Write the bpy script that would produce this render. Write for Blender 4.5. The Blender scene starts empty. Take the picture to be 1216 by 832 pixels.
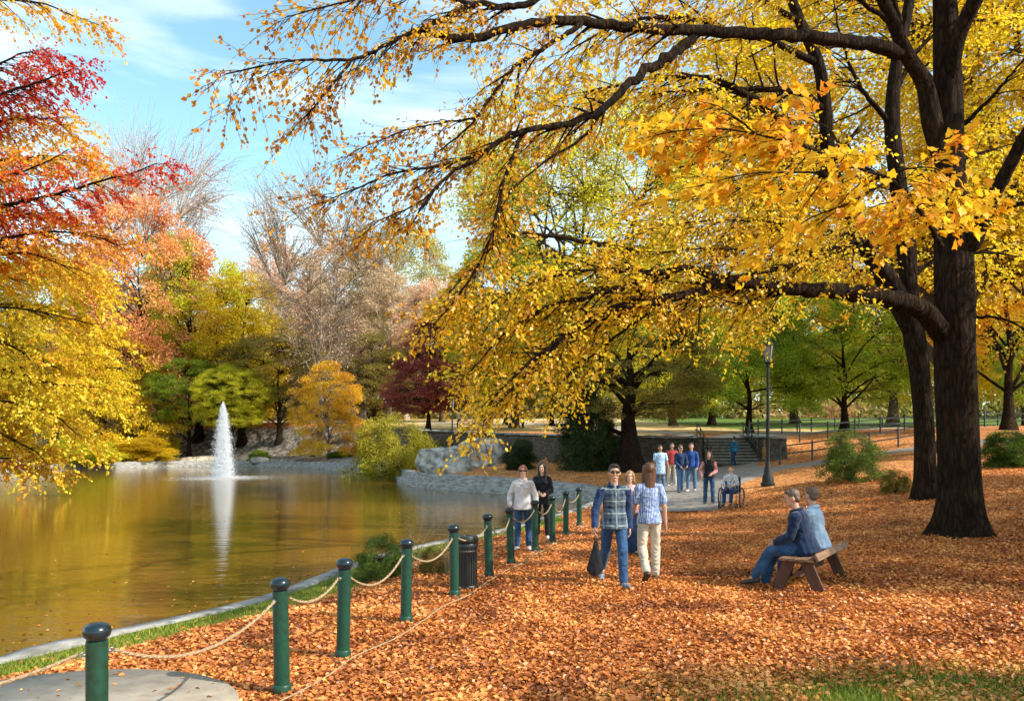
import bpy, bmesh, math, random
import numpy as np
from mathutils import Vector, Matrix, noise as mnoise
R = math.radians
SC = bpy.context.scene
COL = SC.collection
rng = np.random.default_rng(7)
F_PX = 946.0; CX = 608.0; HY = 527.0; CAMZ = 2.0      # lens and eye height measured from the bollards

# ---------------------------------------------------------------- tags and links
def tag(o, label=None, cat=None, group=None, kind=None):
    if label: o['label'] = label
    if cat: o['category'] = cat
    if group: o['group'] = group
    if kind: o['kind'] = kind
    return o
def empty(name, loc=(0, 0, 0), rz=0.0, label=None, cat=None, group=None):
    o = bpy.data.objects.new(name, None); COL.objects.link(o)
    o.location = loc; o.rotation_euler = (0, 0, rz); o.empty_display_size = .2
    return tag(o, label, cat, group)
def link(name, me, mat=None, parent=None, smooth=False):
    o = bpy.data.objects.new(name, me); COL.objects.link(o)
    if mat is not None and not me.materials: me.materials.append(mat)
    if parent is not None: o.parent = parent
    if smooth: me.polygons.foreach_set('use_smooth', [True] * len(me.polygons))
    return o
def copy_tree(o, parent=None):
    c = o.copy(); COL.objects.link(c)
    if parent is not None: c.parent = parent
    for ch in [x for x in list(COL.objects) if x.parent == o]: copy_tree(ch, c)
    return c

# ---------------------------------------------------------------- mesh from arrays
def mesh_np(name, V, F, tone=None, smooth=False):
    """V (n,3); F a list of (m,k) int arrays, or one array."""
    me = bpy.data.meshes.new(name)
    if not isinstance(F, list): F = [F]
    F = [np.asarray(f, dtype=np.int32) for f in F if len(f)]
    V = np.asarray(V, dtype=np.float32)
    me.vertices.add(len(V)); me.vertices.foreach_set('co', V.ravel())
    nl = sum(f.size for f in F); npoly = sum(len(f) for f in F)
    me.loops.add(nl); me.polygons.add(npoly)
    me.loops.foreach_set('vertex_index', np.concatenate([f.ravel() for f in F]))
    st = []; s = 0
    for f in F:
        st.append(s + np.arange(len(f)) * f.shape[1]); s += f.size
    me.polygons.foreach_set('loop_start', np.concatenate(st).astype(np.int32))
    if smooth: me.polygons.foreach_set('use_smooth', np.ones(npoly, dtype=bool))
    me.update(calc_edges=True)
    if tone is not None:
        a = me.attributes.new('tone', 'FLOAT', 'POINT')
        a.data.foreach_set('value', np.asarray(tone, dtype=np.float32))
    return me

class MB:
    """collects boxes, tubes, lathes as one mesh"""
    def __init__(s): s.v = []; s.f = []; s.n = 0
    def add(s, V, faces):
        V = np.asarray(V, float); b = s.n
        s.v.append(V); s.n += len(V)
        for f in faces: s.f.append([int(i) + b for i in f])
        return s
    def box(s, c, size, rz=0.0, M=None, taper=1.0):
        x, y, z = [d / 2 for d in size]
        P = np.array([[-x, -y, -z], [x, -y, -z], [x, y, -z], [-x, y, -z], [-x * taper, -y * taper, z], [x * taper, -y * taper, z], [x * taper, y * taper, z], [-x * taper, y * taper, z]])
        if M is not None: P = P @ np.array(M).T
        if rz: 
            c_, s_ = math.cos(rz), math.sin(rz); P = P @ np.array([[c_, s_, 0], [-s_, c_, 0], [0, 0, 1]])
        return s.add(P + np.array(c), [(0, 3, 2, 1), (4, 5, 6, 7), (0, 1, 5, 4), (1, 2, 6, 5), (2, 3, 7, 6), (3, 0, 4, 7)])
    def bar(s, a, b, w, h):
        """box beam from a to b"""
        a = np.array(a, float); b = np.array(b, float); d = b - a; L = np.linalg.norm(d); d /= L
        up = np.array([0, 0, 1.]) if abs(d[2]) < .95 else np.array([0, 1., 0])
        sx = np.cross(d, up); sx /= np.linalg.norm(sx); uz = np.cross(sx, d)
        P = []
        for t in (a, b):
            for i, j in ((-1, -1), (1, -1), (1, 1), (-1, 1)): P.append(t + sx * i * w / 2 + uz * j * h / 2)
        return s.add(P, [(0, 1, 2, 3), (7, 6, 5, 4), (0, 4, 5, 1), (1, 5, 6, 2), (2, 6, 7, 3), (3, 7, 4, 0)])
    def tube(s, pts, rad, k=8, cap=True):
        V, Fq = tube_arrays(pts, rad, k)
        s.add(V, Fq)
        if cap:
            n = len(pts); b = s.n - len(V)
            s.f.append([b + i for i in range(k)][::-1]); s.f.append([b + (n - 1) * k + i for i in range(k)])
        return s
    def lathe(s, prof, c=(0, 0, 0), k=24):
        P = []; 
        for r, z in prof:
            for i in range(k):
                a = 2 * math.pi * i / k; P.append((c[0] + r * math.cos(a), c[1] + r * math.sin(a), c[2] + z))
        Fq = []
        for j in range(len(prof) - 1):
            for i in range(k): Fq.append((j * k + i, j * k + (i + 1) % k, (j + 1) * k + (i + 1) % k, (j + 1) * k + i))
        Fq.append(list(range(k))[::-1]); Fq.append([(len(prof) - 1) * k + i for i in range(k)])
        return s.add(P, Fq)
    def build(s, name, mat, parent=None, smooth=False, bevel=0.0, auto=None):
        me = bpy.data.meshes.new(name)
        me.from_pydata(np.concatenate(s.v).tolist(), [], s.f); me.update()
        if smooth: me.polygons.foreach_set('use_smooth', [True] * len(me.polygons))
        o = link(name, me, mat, parent)
        if bevel:
            m = o.modifiers.new('bevel', 'BEVEL'); m.width = bevel; m.segments = 2; m.limit_method = 'ANGLE'
        if auto:
            me.set_sharp_from_angle(angle=R(auto)) if hasattr(me, 'set_sharp_from_angle') else None
        return o

def tube_arrays(pts, rad, k=6):
    P = np.asarray(pts, float); n = len(P); rad = np.broadcast_to(np.asarray(rad, float), (n,))
    T = np.gradient(P, axis=0); T /= np.linalg.norm(T, axis=1, keepdims=True) + 1e-9
    u = np.cross(T[0], [0, 0, 1.0])
    if np.linalg.norm(u) < .1: u = np.cross(T[0], [0, 1.0, 0])
    u /= np.linalg.norm(u)
    a = np.arange(k) * 2 * np.pi / k; ca = np.cos(a)[:, None]; sa = np.sin(a)[:, None]
    V = np.empty((n * k, 3))
    for i in range(n):
        u = u - T[i] * np.dot(u, T[i]); u /= np.linalg.norm(u) + 1e-9; w = np.cross(T[i], u)
        V[i * k:(i + 1) * k] = P[i] + rad[i] * (ca * u + sa * w)
    i = np.arange(n - 1)[:, None] * k; j = np.arange(k)[None]; j2 = (j + 1) % k
    Fq = np.stack([i + j, i + j2, i + k + j2, i + k + j], -1).reshape(-1, 4)
    return V, Fq

def tubes_mesh(name, items, smooth=True):
    """items: (pts, rad, k)"""
    Vs = []; Fs = []; b = 0
    for pts, rad, k in items:
        V, Fq = tube_arrays(pts, rad, k); Vs.append(V); Fs.append(Fq + b); b += len(V)
    return mesh_np(name, np.concatenate(Vs), np.concatenate(Fs), smooth=smooth)

def bez(P, n):
    """Catmull-Rom resample of a polyline to n points"""
    P = np.asarray(P, float)
    if len(P) < 3:
        t = np.linspace(0, 1, n)[:, None]; return P[0] * (1 - t) + P[-1] * t
    d = np.r_[0, np.cumsum(np.linalg.norm(np.diff(P[:, :3], axis=0), axis=1))]
    Q = np.vstack([2 * P[0] - P[1], P, 2 * P[-1] - P[-2]])
    out = []
    for s in np.linspace(0, d[-1], n):
        i = min(max(np.searchsorted(d, s, 'right') - 1, 0), len(P) - 2)
        t = (s - d[i]) / (d[i + 1] - d[i] + 1e-9)
        p0, p1, p2, p3 = Q[i], Q[i + 1], Q[i + 2], Q[i + 3]
        out.append(.5 * ((2 * p1) + (p2 - p0) * t + (2 * p0 - 5 * p1 + 4 * p2 - p3) * t * t + (3 * p1 - p0 - 3 * p2 + p3) * t ** 3))
    return np.array(out)

# ---------------------------------------------------------------- materials
def new_mat(name):
    m = bpy.data.materials.new(name); m.use_nodes = True
    nt = m.node_tree; nt.nodes.clear()
    out = nt.nodes.new('ShaderNodeOutputMaterial')
    return m, nt, out
def N(nt, t, **kw):
    n = nt.nodes.new(t)
    for k, v in kw.items():
        if k in n.inputs.keys() if isinstance(k, str) else False: n.inputs[k].default_value = v
        else: setattr(n, k, v)
    return n
def ramp(nt, stops, fac):
    r = nt.nodes.new('ShaderNodeValToRGB'); e = r.color_ramp.elements
    while len(e) < len(stops): e.new(.5)
    for i, (p, c) in enumerate(stops): e[i].position = p; e[i].color = (*c, 1)
    nt.links.new(fac, r.inputs[0]); return r.outputs[0]
def noise_tex(nt, scale, detail=3, rough=.55, vec=None, dist=0.0):
    n = nt.nodes.new('ShaderNodeTexNoise'); n.inputs['Scale'].default_value = scale; n.inputs['Detail'].default_value = detail
    n.inputs['Roughness'].default_value = rough; n.inputs['Distortion'].default_value = dist
    if vec is not None: nt.links.new(vec, n.inputs['Vector'])
    return n
def objcoord(nt, scale=(1, 1, 1), world=False):
    if world:
        g = nt.nodes.new('ShaderNodeNewGeometry'); src = g.outputs['Position']
    else:
        g = nt.nodes.new('ShaderNodeTexCoord'); src = g.outputs['Object']
    m = nt.nodes.new('ShaderNodeMapping'); m.inputs['Scale'].default_value = scale
    nt.links.new(src, m.inputs['Vector']); return m.outputs[0]
def bump(nt, h, strength=.3, dist=.02):
    b = nt.nodes.new('ShaderNodeBump'); b.inputs['Strength'].default_value = strength; b.inputs['Distance'].default_value = dist
    nt.links.new(h, b.inputs['Height']); return b.outputs[0]
def pbr(name, c1, c2=None, scale=8, rough=.6, bumps=.15, bdist=.01, metal=0, sc3=(1, 1, 1), spec=.5, detail=4, lo=.35, hi=.65, world=False, extra=None):
    m, nt, out = new_mat(name); p = nt.nodes.new('ShaderNodeBsdfPrincipled'); nt.links.new(p.outputs[0], out.inputs[0])
    v = objcoord(nt, sc3, world); n = noise_tex(nt, scale, detail, vec=v)
    c2 = c2 or tuple(x * .7 for x in c1)
    nt.links.new(ramp(nt, [(lo, c2), (hi, c1)], n.outputs[0]), p.inputs['Base Color'])
    p.inputs['Roughness'].default_value = rough; p.inputs['Metallic'].default_value = metal
    p.inputs['Specular IOR Level'].default_value = spec
    if bumps: nt.links.new(bump(nt, n.outputs[0], bumps, bdist), p.inputs['Normal'])
    return m
def leaf_mat(name, stops, trans=.42, zone=.35, zscale=.25, gloss=.04):
    """leaf: diffuse + translucent; colour = per-leaf tone + patches through the crown"""
    m, nt, out = new_mat(name)
    a = nt.nodes.new('ShaderNodeAttribute'); a.attribute_name = 'tone'
    n = noise_tex(nt, zscale, 2, vec=objcoord(nt, world=True))
    ma = nt.nodes.new('ShaderNodeMath'); ma.operation = 'SUBTRACT'; nt.links.new(n.outputs[0], ma.inputs[0]); ma.inputs[1].default_value = .5
    mm = nt.nodes.new('ShaderNodeMath'); mm.operation = 'MULTIPLY_ADD'; nt.links.new(ma.outputs[0], mm.inputs[0]); mm.inputs[1].default_value = zone * 4
    nt.links.new(a.outputs['Fac'], mm.inputs[2])
    c = ramp(nt, stops, mm.outputs[0])
    d = nt.nodes.new('ShaderNodeBsdfDiffuse'); t = nt.nodes.new('ShaderNodeBsdfTranslucent')
    nt.links.new(c, d.inputs[0]); nt.links.new(c, t.inputs[0])
    mx = nt.nodes.new('ShaderNodeMixShader'); mx.inputs[0].default_value = trans
    nt.links.new(d.outputs[0], mx.inputs[1]); nt.links.new(t.outputs[0], mx.inputs[2]); last = mx
    if gloss:
        g = nt.nodes.new('ShaderNodeBsdfGlossy'); g.inputs['Roughness'].default_value = .45
        m2 = nt.nodes.new('ShaderNodeMixShader'); m2.inputs[0].default_value = gloss
        nt.links.new(mx.outputs[0], m2.inputs[1]); nt.links.new(g.outputs[0], m2.inputs[2]); last = m2
    nt.links.new(last.outputs[0], out.inputs[0])
    return m
def ramp_cols(*cols):
    n = len(cols); return [(.08 + .84 * i / (n - 1), c) for i, c in enumerate(cols)]

# ---------------------------------------------------------------- world, sun, camera
SUN_EL = 38.0
sdir = Vector((1.0, -0.42, 0)).normalized()
sun_az = math.atan2(sdir.x, sdir.y)                    # clockwise from +Y
w = bpy.data.worlds.new('World'); SC.world = w; w.use_nodes = True
nt = w.node_tree; nt.nodes.clear()
wo = nt.nodes.new('ShaderNodeOutputWorld'); bg = nt.nodes.new('ShaderNodeBackground'); bg.inputs[1].default_value = .128
sky = nt.nodes.new('ShaderNodeTexSky'); sky.sky_type = 'NISHITA'; sky.sun_disc = False
sky.sun_elevation = R(SUN_EL); sky.sun_rotation = sun_az; sky.air_density = 1.0; sky.dust_density = .3; sky.ozone_density = 1.6
tc = nt.nodes.new('ShaderNodeTexCoord'); mp = nt.nodes.new('ShaderNodeMapping'); mp.inputs['Scale'].default_value = (1.2, 1.2, 5.5)
mp.inputs['Rotation'].default_value = (0, R(9), 0)
nt.links.new(tc.outputs['Generated'], mp.inputs[0])
n1 = noise_tex(nt, 1.9, 7, .55, vec=mp.outputs[0], dist=.35)
mr = nt.nodes.new('ShaderNodeMapRange'); mr.inputs[1].default_value = .43; mr.inputs[2].default_value = .72; mr.inputs[3].default_value = 0; mr.inputs[4].default_value = .8
nt.links.new(n1.outputs[0], mr.inputs[0])
mixc = nt.nodes.new('ShaderNodeMix'); mixc.data_type = 'RGBA'
hs = nt.nodes.new('ShaderNodeMix'); hs.data_type = 'RGBA'; hs.blend_type = 'MULTIPLY'; hs.inputs[0].default_value = 1
hs.inputs[7].default_value = (1.7, 1.98, 1.66, 1)
nt.links.new(sky.outputs[0], hs.inputs[6])
nt.links.new(mr.outputs[0], mixc.inputs[0]); nt.links.new(hs.outputs[2], mixc.inputs[6]); mixc.inputs[7].default_value = (8.6, 9.0, 9.2, 1)
nt.links.new(mixc.outputs[2], bg.inputs[0]); nt.links.new(bg.outputs[0], wo.inputs[0])
sl = bpy.data.lights.new('sun', 'SUN'); sl.energy = 4.9; sl.angle = R(.6); sl.color = (1, .93, .80)
so = bpy.data.objects.new('sun', sl); COL.objects.link(so)
sv = Vector((sdir.x, sdir.y, math.tan(R(SUN_EL)))).normalized()
so.rotation_euler = sv.to_track_quat('Z', 'Y').to_euler(); so.location = sv * 60
cam = bpy.data.cameras.new('camera'); co = bpy.data.objects.new('camera', cam); COL.objects.link(co); SC.camera = co
cam.lens = 28.0; cam.sensor_width = 36; cam.clip_end = 3000; cam.clip_start = .05
co.location = (0, 0, CAMZ); co.rotation_euler = (R(90), 0, 0)
cam.shift_y = (HY - 416.0) / 1216.0
SC.view_settings.view_transform = 'Standard'; SC.view_settings.look = 'None'; SC.view_settings.exposure = .55; SC.view_settings.gamma = 1
SC.view_settings.use_curve_mapping = False
SC.cycles.use_adaptive_sampling = True; SC.cycles.adaptive_threshold = .025; SC.cycles.max_bounces = 4; SC.cycles.diffuse_bounces = 2; SC.cycles.transmission_bounces = 2; SC.cycles.glossy_bounces = 2; SC.cycles.transparent_max_bounces = 8
SC.cycles.use_denoising = True

# ---------------------------------------------------------------- terrain heights
def at(px, py, D): return np.array([(px - CX) / F_PX * D, D, CAMZ - (py - HY) / F_PX * D])
WZ = -.45                                              # water level
def wpt(px, py):
    D = F_PX * (CAMZ - WZ) / (py - HY); return ((px - CX) / F_PX * D, D)
POND = [(-9, 4.0), (-7.0, 6.4)] + [wpt(*p) for p in ((0, 798), (130, 765), (260, 735), (340, 710), (420, 678), (500, 655), (581, 639), (640, 622), (684, 612), (706, 604))] + \
       [(3.5, 33.5), (2.2, 36.5), (0.0, 39.0), (-2.7, 41.5), (-5.5, 45.5), (-7.2, 51), (-9.5, 60), (-15, 72), (-22, 82), (-33, 87.5), (-40, 80), (-43, 67), (-37, 53), (-30, 42), (-27, 30), (-23, 17), (-15, 8)]
PO = bez(np.array(POND + [POND[0]]), 260)[:-1]
def pond_sd(x, y):
    """signed distance to the pond outline, positive outside"""
    x = np.asarray(x, float); y = np.asarray(y, float); sh = x.shape; x = x.ravel(); y = y.ravel()
    best = np.full(x.shape, 1e9); ins = np.zeros(x.shape, bool)
    A = PO; B = np.roll(PO, -1, 0)
    for (ax, ay), (bx, by) in zip(A, B):
        dx, dy = bx - ax, by - ay; t = np.clip(((x - ax) * dx + (y - ay) * dy) / (dx * dx + dy * dy), 0, 1)
        d = np.hypot(x - ax - t * dx, y - ay - t * dy); best = np.minimum(best, d)
        c = ((ay > y) != (by > y)) & (x < dx * (y - ay) / (dy + 1e-12) + ax); ins ^= c
    return np.where(ins, -best, best).reshape(sh)
CTRL = np.array([(0, 0, 0), (-6, 2, 0), (-4, 7, -.05), (0, 8, 0), (5, 6, .04), (12, 5, .25), (-1.5, 12, 0), (3, 11, .02), (8.4, 14.9, .3), (14, 12, .6), (11, 20, .71),
    (0, 18, 0), (3, 23, .05), (5.9, 23.6, .15), (6.5, 23, .12), (8.7, 27, .55), (10.2, 24, .92), (4, 29, .15), (5.3, 29, .28), (16, 26, 1.25), (14.5, 38, 1.16), (12.3, 43, .7), (15, 42, 1.05),
    (2.5, 43, .7), (6.5, 40, .5), (-3.9, 46, .3), (-6.8, 57, .6), (-14, 76, .5), (-33, 91, .4), (-45, 90, .6), (-50, 66, .6), (-40, 40, .4), (-35, 15, .3), (18, 48, 2.1), (28, 55, 3.1), (22, 64, 3.5), (45, 60, 3.4),
    (30, 95, 4.9), (80, 90, 5), (0, 130, 6), (-80, 130, 6), (90, 140, 7), (60, 20, 3), (60, -30, 2), (-60, -30, .5), (0, -40, 0), (28, 8, 1.2), (-90, 60, 2), (60, 40, 3.2)], float)
def _U(r): return np.where(r > 0, r * r * np.log(r + 1e-9), 0)
_P = CTRL[:, :2]; _n = len(_P)
_K = _U(np.linalg.norm(_P[:, None] - _P[None], axis=2)) + np.eye(_n) * 12.0
_Q = np.c_[np.ones(_n), _P]; _A = np.block([[_K, _Q], [_Q.T, np.zeros((3, 3))]])
_W = np.linalg.solve(_A, np.r_[CTRL[:, 2], 0, 0, 0])
def frontz(x, y):
    x = np.clip(x, -110, 110); y = np.clip(y, -60, 160); s = np.full(np.shape(x), _W[_n], float) + _W[_n + 1] * x + _W[_n + 2] * y
    for i in range(_n): s = s + _W[i] * _U(np.hypot(x - _P[i, 0], y - _P[i, 1]))
    return s
WX = np.array([-120, -80, -52, -36, -15.9, -12, -6.85, 1.7, 7.4, 10.5, 10.55, 13.98, 14.03, 15.2, 18, 25, 60.])
WY = np.array([100, 100, 99, 96, 84, 74, 60, 50, 46, 43.6, 47.1, 47.1, 43.6, 43.6, 46, 52, 62.])
WW = np.array([9, 9, 8, 8, 6, 4, .6, .4, .4, .3, .2, .2, .3, 3.5, 6, 12, 16.])
def sm(t): t = np.clip(t, 0, 1); return t * t * (3 - 2 * t)
def hgt(x, y):
    x = np.asarray(x, float); y = np.asarray(y, float)
    F0 = frontz(x, y); B0 = 2.25 + .045 * (np.clip(y, 40, 150) - 46) + .002 * np.clip(x, -60, 60)
    s = sm((y - np.interp(x, WX, WY)) / np.interp(x, WX, WW)); z = F0 + (B0 - F0) * s
    z = z + .05 * np.sin(x * .7 + 1) * np.sin(y * .55) * sm((y - 12) / 20)
    d = pond_sd(x, y)
    edge = np.interp(y, [0, 24, 34, 40, 60, 90], [-.30, -.30, .0, .22, .12, .05])
    z = np.where(d < .22 + .5 * sm((y - 27) / 6), -1.3, edge + .02 + (z - edge - .02) * sm((d - .3) / 2.2))
    return z
def hz(x, y): return float(hgt(np.array([x]), np.array([y]))[0])
def hit(px, py, D0=4.0, D1=200.0):
    """first point of the ground seen at a photo pixel"""
    D = np.geomspace(D0, D1, 1500); x = (px - CX) / F_PX * D; z = CAMZ - (py - HY) / F_PX * D
    h = hgt(x, D); k = np.argmax(h >= z)
    return np.array([x[k], D[k], h[k]])
def px_of(p): return (CX + F_PX * p[0] / p[1], HY + (CAMZ - p[2]) / p[1] * F_PX)
# ---------------------------------------------------------------- ground
ang = np.unique(np.r_[np.arange(-48, 48, .16), np.arange(48, 312, 2.5)]); ang = R(1) * ang
rr = np.r_[0.3, np.geomspace(1.0, 700, 520)]
A_, R_ = np.meshgrid(ang, rr); X = np.sin(A_) * R_; Y = np.cos(A_) * R_
Z = hgt(X, Y)
na = len(ang); nr = len(rr)
i = np.arange(nr - 1)[:, None] * na; j = np.arange(na)[None]; j2 = (j + 1) % na
Fq = np.stack([i + j2, i + j, i + na + j, i + na + j2], -1).reshape(-1, 4)
gme = mesh_np('ground', np.c_[X.ravel(), Y.ravel(), Z.ravel()], [Fq, np.arange(na)[None][:, ::-1]], smooth=True)
# material: leaf litter, grass along the shore and in worn patches, straw meadow beyond the wall
def dist_attr(me, name, vals):
    a = me.attributes.new(name, 'FLOAT', 'POINT'); a.data.foreach_set('value', np.asarray(vals, dtype=np.float32).ravel())
def grassiness(x, y):
    d = pond_sd(x, y)
    g = sm(1.9 - np.abs(d - .85) / .42 * 1.0) * (y < 28) * (x < 1.5) * (d > 0)
    g = np.maximum(g, .78 * sm((2.15 - np.hypot((x - 3.8) / 1.9, (y - 5.5) / .95)) / 1.1))
    g = np.maximum(g, .75 * sm((y - 60) / 10) * sm((x - 12) / 10))
    return g
dist_attr(gme, 'grass', grassiness(X, Y))
wl = np.interp(X, WX, WY)
dist_attr(gme, 'meadow', sm((Y - wl - 3) / 14.0))
dist_attr(gme, 'stonybank', sm((-6 - X) / 6) * sm((pond_sd(X, Y)) / 2) * sm((wl + 7 - Y) / 3) * sm((Y - 50) / 8))
m, nt, out = new_mat('ground_litter')
p = nt.nodes.new('ShaderNodeBsdfPrincipled'); nt.links.new(p.outputs[0], out.inputs[0]); p.inputs['Roughness'].default_value = .9; p.inputs['Specular IOR Level'].default_value = .15
wv = objcoord(nt, world=True)
vo = nt.nodes.new('ShaderNodeTexVoronoi'); vo.inputs['Scale'].default_value = 13; nt.links.new(wv, vo.inputs['Vector'])
sx = nt.nodes.new('ShaderNodeSeparateColor'); nt.links.new(vo.outputs['Color'], sx.inputs[0])
lit = ramp(nt, [(0, (.16, .05, .02)), (.3, (.38, .125, .035)), (.6, (.58, .22, .06)), (.85, (.72, .34, .11)), (1, (.78, .48, .20))], sx.outputs[0])
big = noise_tex(nt, .6, 4, vec=wv)
hs = nt.nodes.new('ShaderNodeMix'); hs.data_type = 'RGBA'; hs.blend_type = 'MULTIPLY'; hs.inputs[0].default_value = .8
nt.links.new(lit, hs.inputs[6]); nt.links.new(ramp(nt, [(.35, (.72, .68, .66)), (.65, (1.1, 1.1, 1.1))], big.outputs[0]), hs.inputs[7])
gn = noise_tex(nt, 30, 5, vec=wv)
gcol = ramp(nt, [(.35, (.05, .085, .012)), (.65, (.16, .22, .03))], gn.outputs[0])
def mixby(att, ca, cb, nscale=2.5, k=1.6):
    a = nt.nodes.new('ShaderNodeAttribute'); a.attribute_name = att
    n = noise_tex(nt, nscale, 5, vec=wv)
    q = nt.nodes.new('ShaderNodeMath'); q.operation = 'MULTIPLY_ADD'; nt.links.new(n.outputs[0], q.inputs[0]); q.inputs[1].default_value = k; q.inputs[2].default_value = -k / 2
    s2 = nt.nodes.new('ShaderNodeMath'); s2.operation = 'ADD'; nt.links.new(q.outputs[0], s2.inputs[0]); nt.links.new(a.outputs['Fac'], s2.inputs[1])
    mr = nt.nodes.new('ShaderNodeMapRange'); mr.inputs[1].default_value = .42; mr.inputs[2].default_value = .58; nt.links.new(s2.outputs[0], mr.inputs[0])
    # keep the noise from leaking where the attribute is nil
    g2 = nt.nodes.new('ShaderNodeMath'); g2.operation = 'GREATER_THAN'; g2.inputs[1].default_value = .02; nt.links.new(a.outputs['Fac'], g2.inputs[0])
    mu = nt.nodes.new('ShaderNodeMath'); mu.operation = 'MULTIPLY'; nt.links.new(mr.outputs[0], mu.inputs[0]); nt.links.new(g2.outputs[0], mu.inputs[1])
    x = nt.nodes.new('ShaderNodeMix'); x.data_type = 'RGBA'; nt.links.new(mu.outputs[0], x.inputs[0]); nt.links.new(ca, x.inputs[6]); nt.links.new(cb, x.inputs[7]); return x.outputs[2]
mn = noise_tex(nt, .35, 6, vec=wv)
mead = ramp(nt, [(.36, (.30, .13, .05)), (.5, (.60, .42, .18)), (.62, (.72, .56, .27)), (.75, (.36, .34, .12))], mn.outputs[0])
vs = nt.nodes.new('ShaderNodeTexVoronoi'); vs.inputs['Scale'].default_value = 3.2; nt.links.new(wv, vs.inputs['Vector'])
s3 = nt.nodes.new('ShaderNodeSeparateColor'); nt.links.new(vs.outputs['Color'], s3.inputs[0])
stc = ramp(nt, [(0, (.07, .06, .05)), (.5, (.20, .17, .14)), (1, (.42, .36, .29))], s3.outputs[0])
c = mixby('stonybank', hs.outputs[2], stc, 1.2, .5)
c = mixby('meadow', c, mead, .3, .8)
c = mixby('grass', c, gcol, 3.0, .9)
nt.links.new(c, p.inputs['Base Color'])
nt.links.new(bump(nt, vo.outputs['Distance'], .7, .05), p.inputs['Normal'])
GM = m
tag(link('ground', gme, GM), kind='structure')

# ---------------------------------------------------------------- pond water, bed and stone edge
m, nt, out = new_mat('pond_water'); p = nt.nodes.new('ShaderNodeBsdfPrincipled'); nt.links.new(p.outputs[0], out.inputs[0])
p.inputs['Base Color'].default_value = (.16, .088, .013, 1); p.inputs['Roughness'].default_value = .06; p.inputs['IOR'].default_value = 1.36
p.inputs['Specular IOR Level'].default_value = .8
v = objcoord(nt, (.55, 2.2, 1), world=True); n1 = noise_tex(nt, 1.5, 3, .5, vec=v); n2 = noise_tex(nt, 7, 3, .5, vec=v)
ad = nt.nodes.new('ShaderNodeMath'); ad.operation = 'MULTIPLY_ADD'; nt.links.new(n2.outputs[0], ad.inputs[0]); ad.inputs[1].default_value = .16; nt.links.new(n1.outputs[0], ad.inputs[2])
nt.links.new(bump(nt, ad.outputs[0], .30, .035), p.inputs['Normal'])
WM = m
wme = bpy.data.meshes.new('pond_water')
cen = PO.mean(0); out_ = PO + (PO - np.roll(PO, 1, 0)) * 0
# water sheet reaches a little under the stone edge
nrm = np.roll(PO, -1, 0) - np.roll(PO, 1, 0); nrm = np.c_[nrm[:, 1], -nrm[:, 0]]; nrm /= np.linalg.norm(nrm, axis=1, keepdims=True)
if pond_sd(PO[:1, 0] + nrm[0, 0] * .3, PO[:1, 1] + nrm[0, 1] * .3)[0] < 0: nrm = -nrm
bm = bmesh.new()
vs_ = [bm.verts.new((x, y, WZ)) for x, y in PO + nrm * .18]; f = bm.faces.new(vs_); bmesh.ops.triangulate(bm, faces=[f])
bmesh.ops.recalc_face_normals(bm, faces=bm.faces); 
for f in bm.faces:
    if f.normal.z < 0: f.normal_flip()
bm.to_mesh(wme); bm.free(); tag(link('pond_water', wme, WM), kind='structure')
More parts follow.
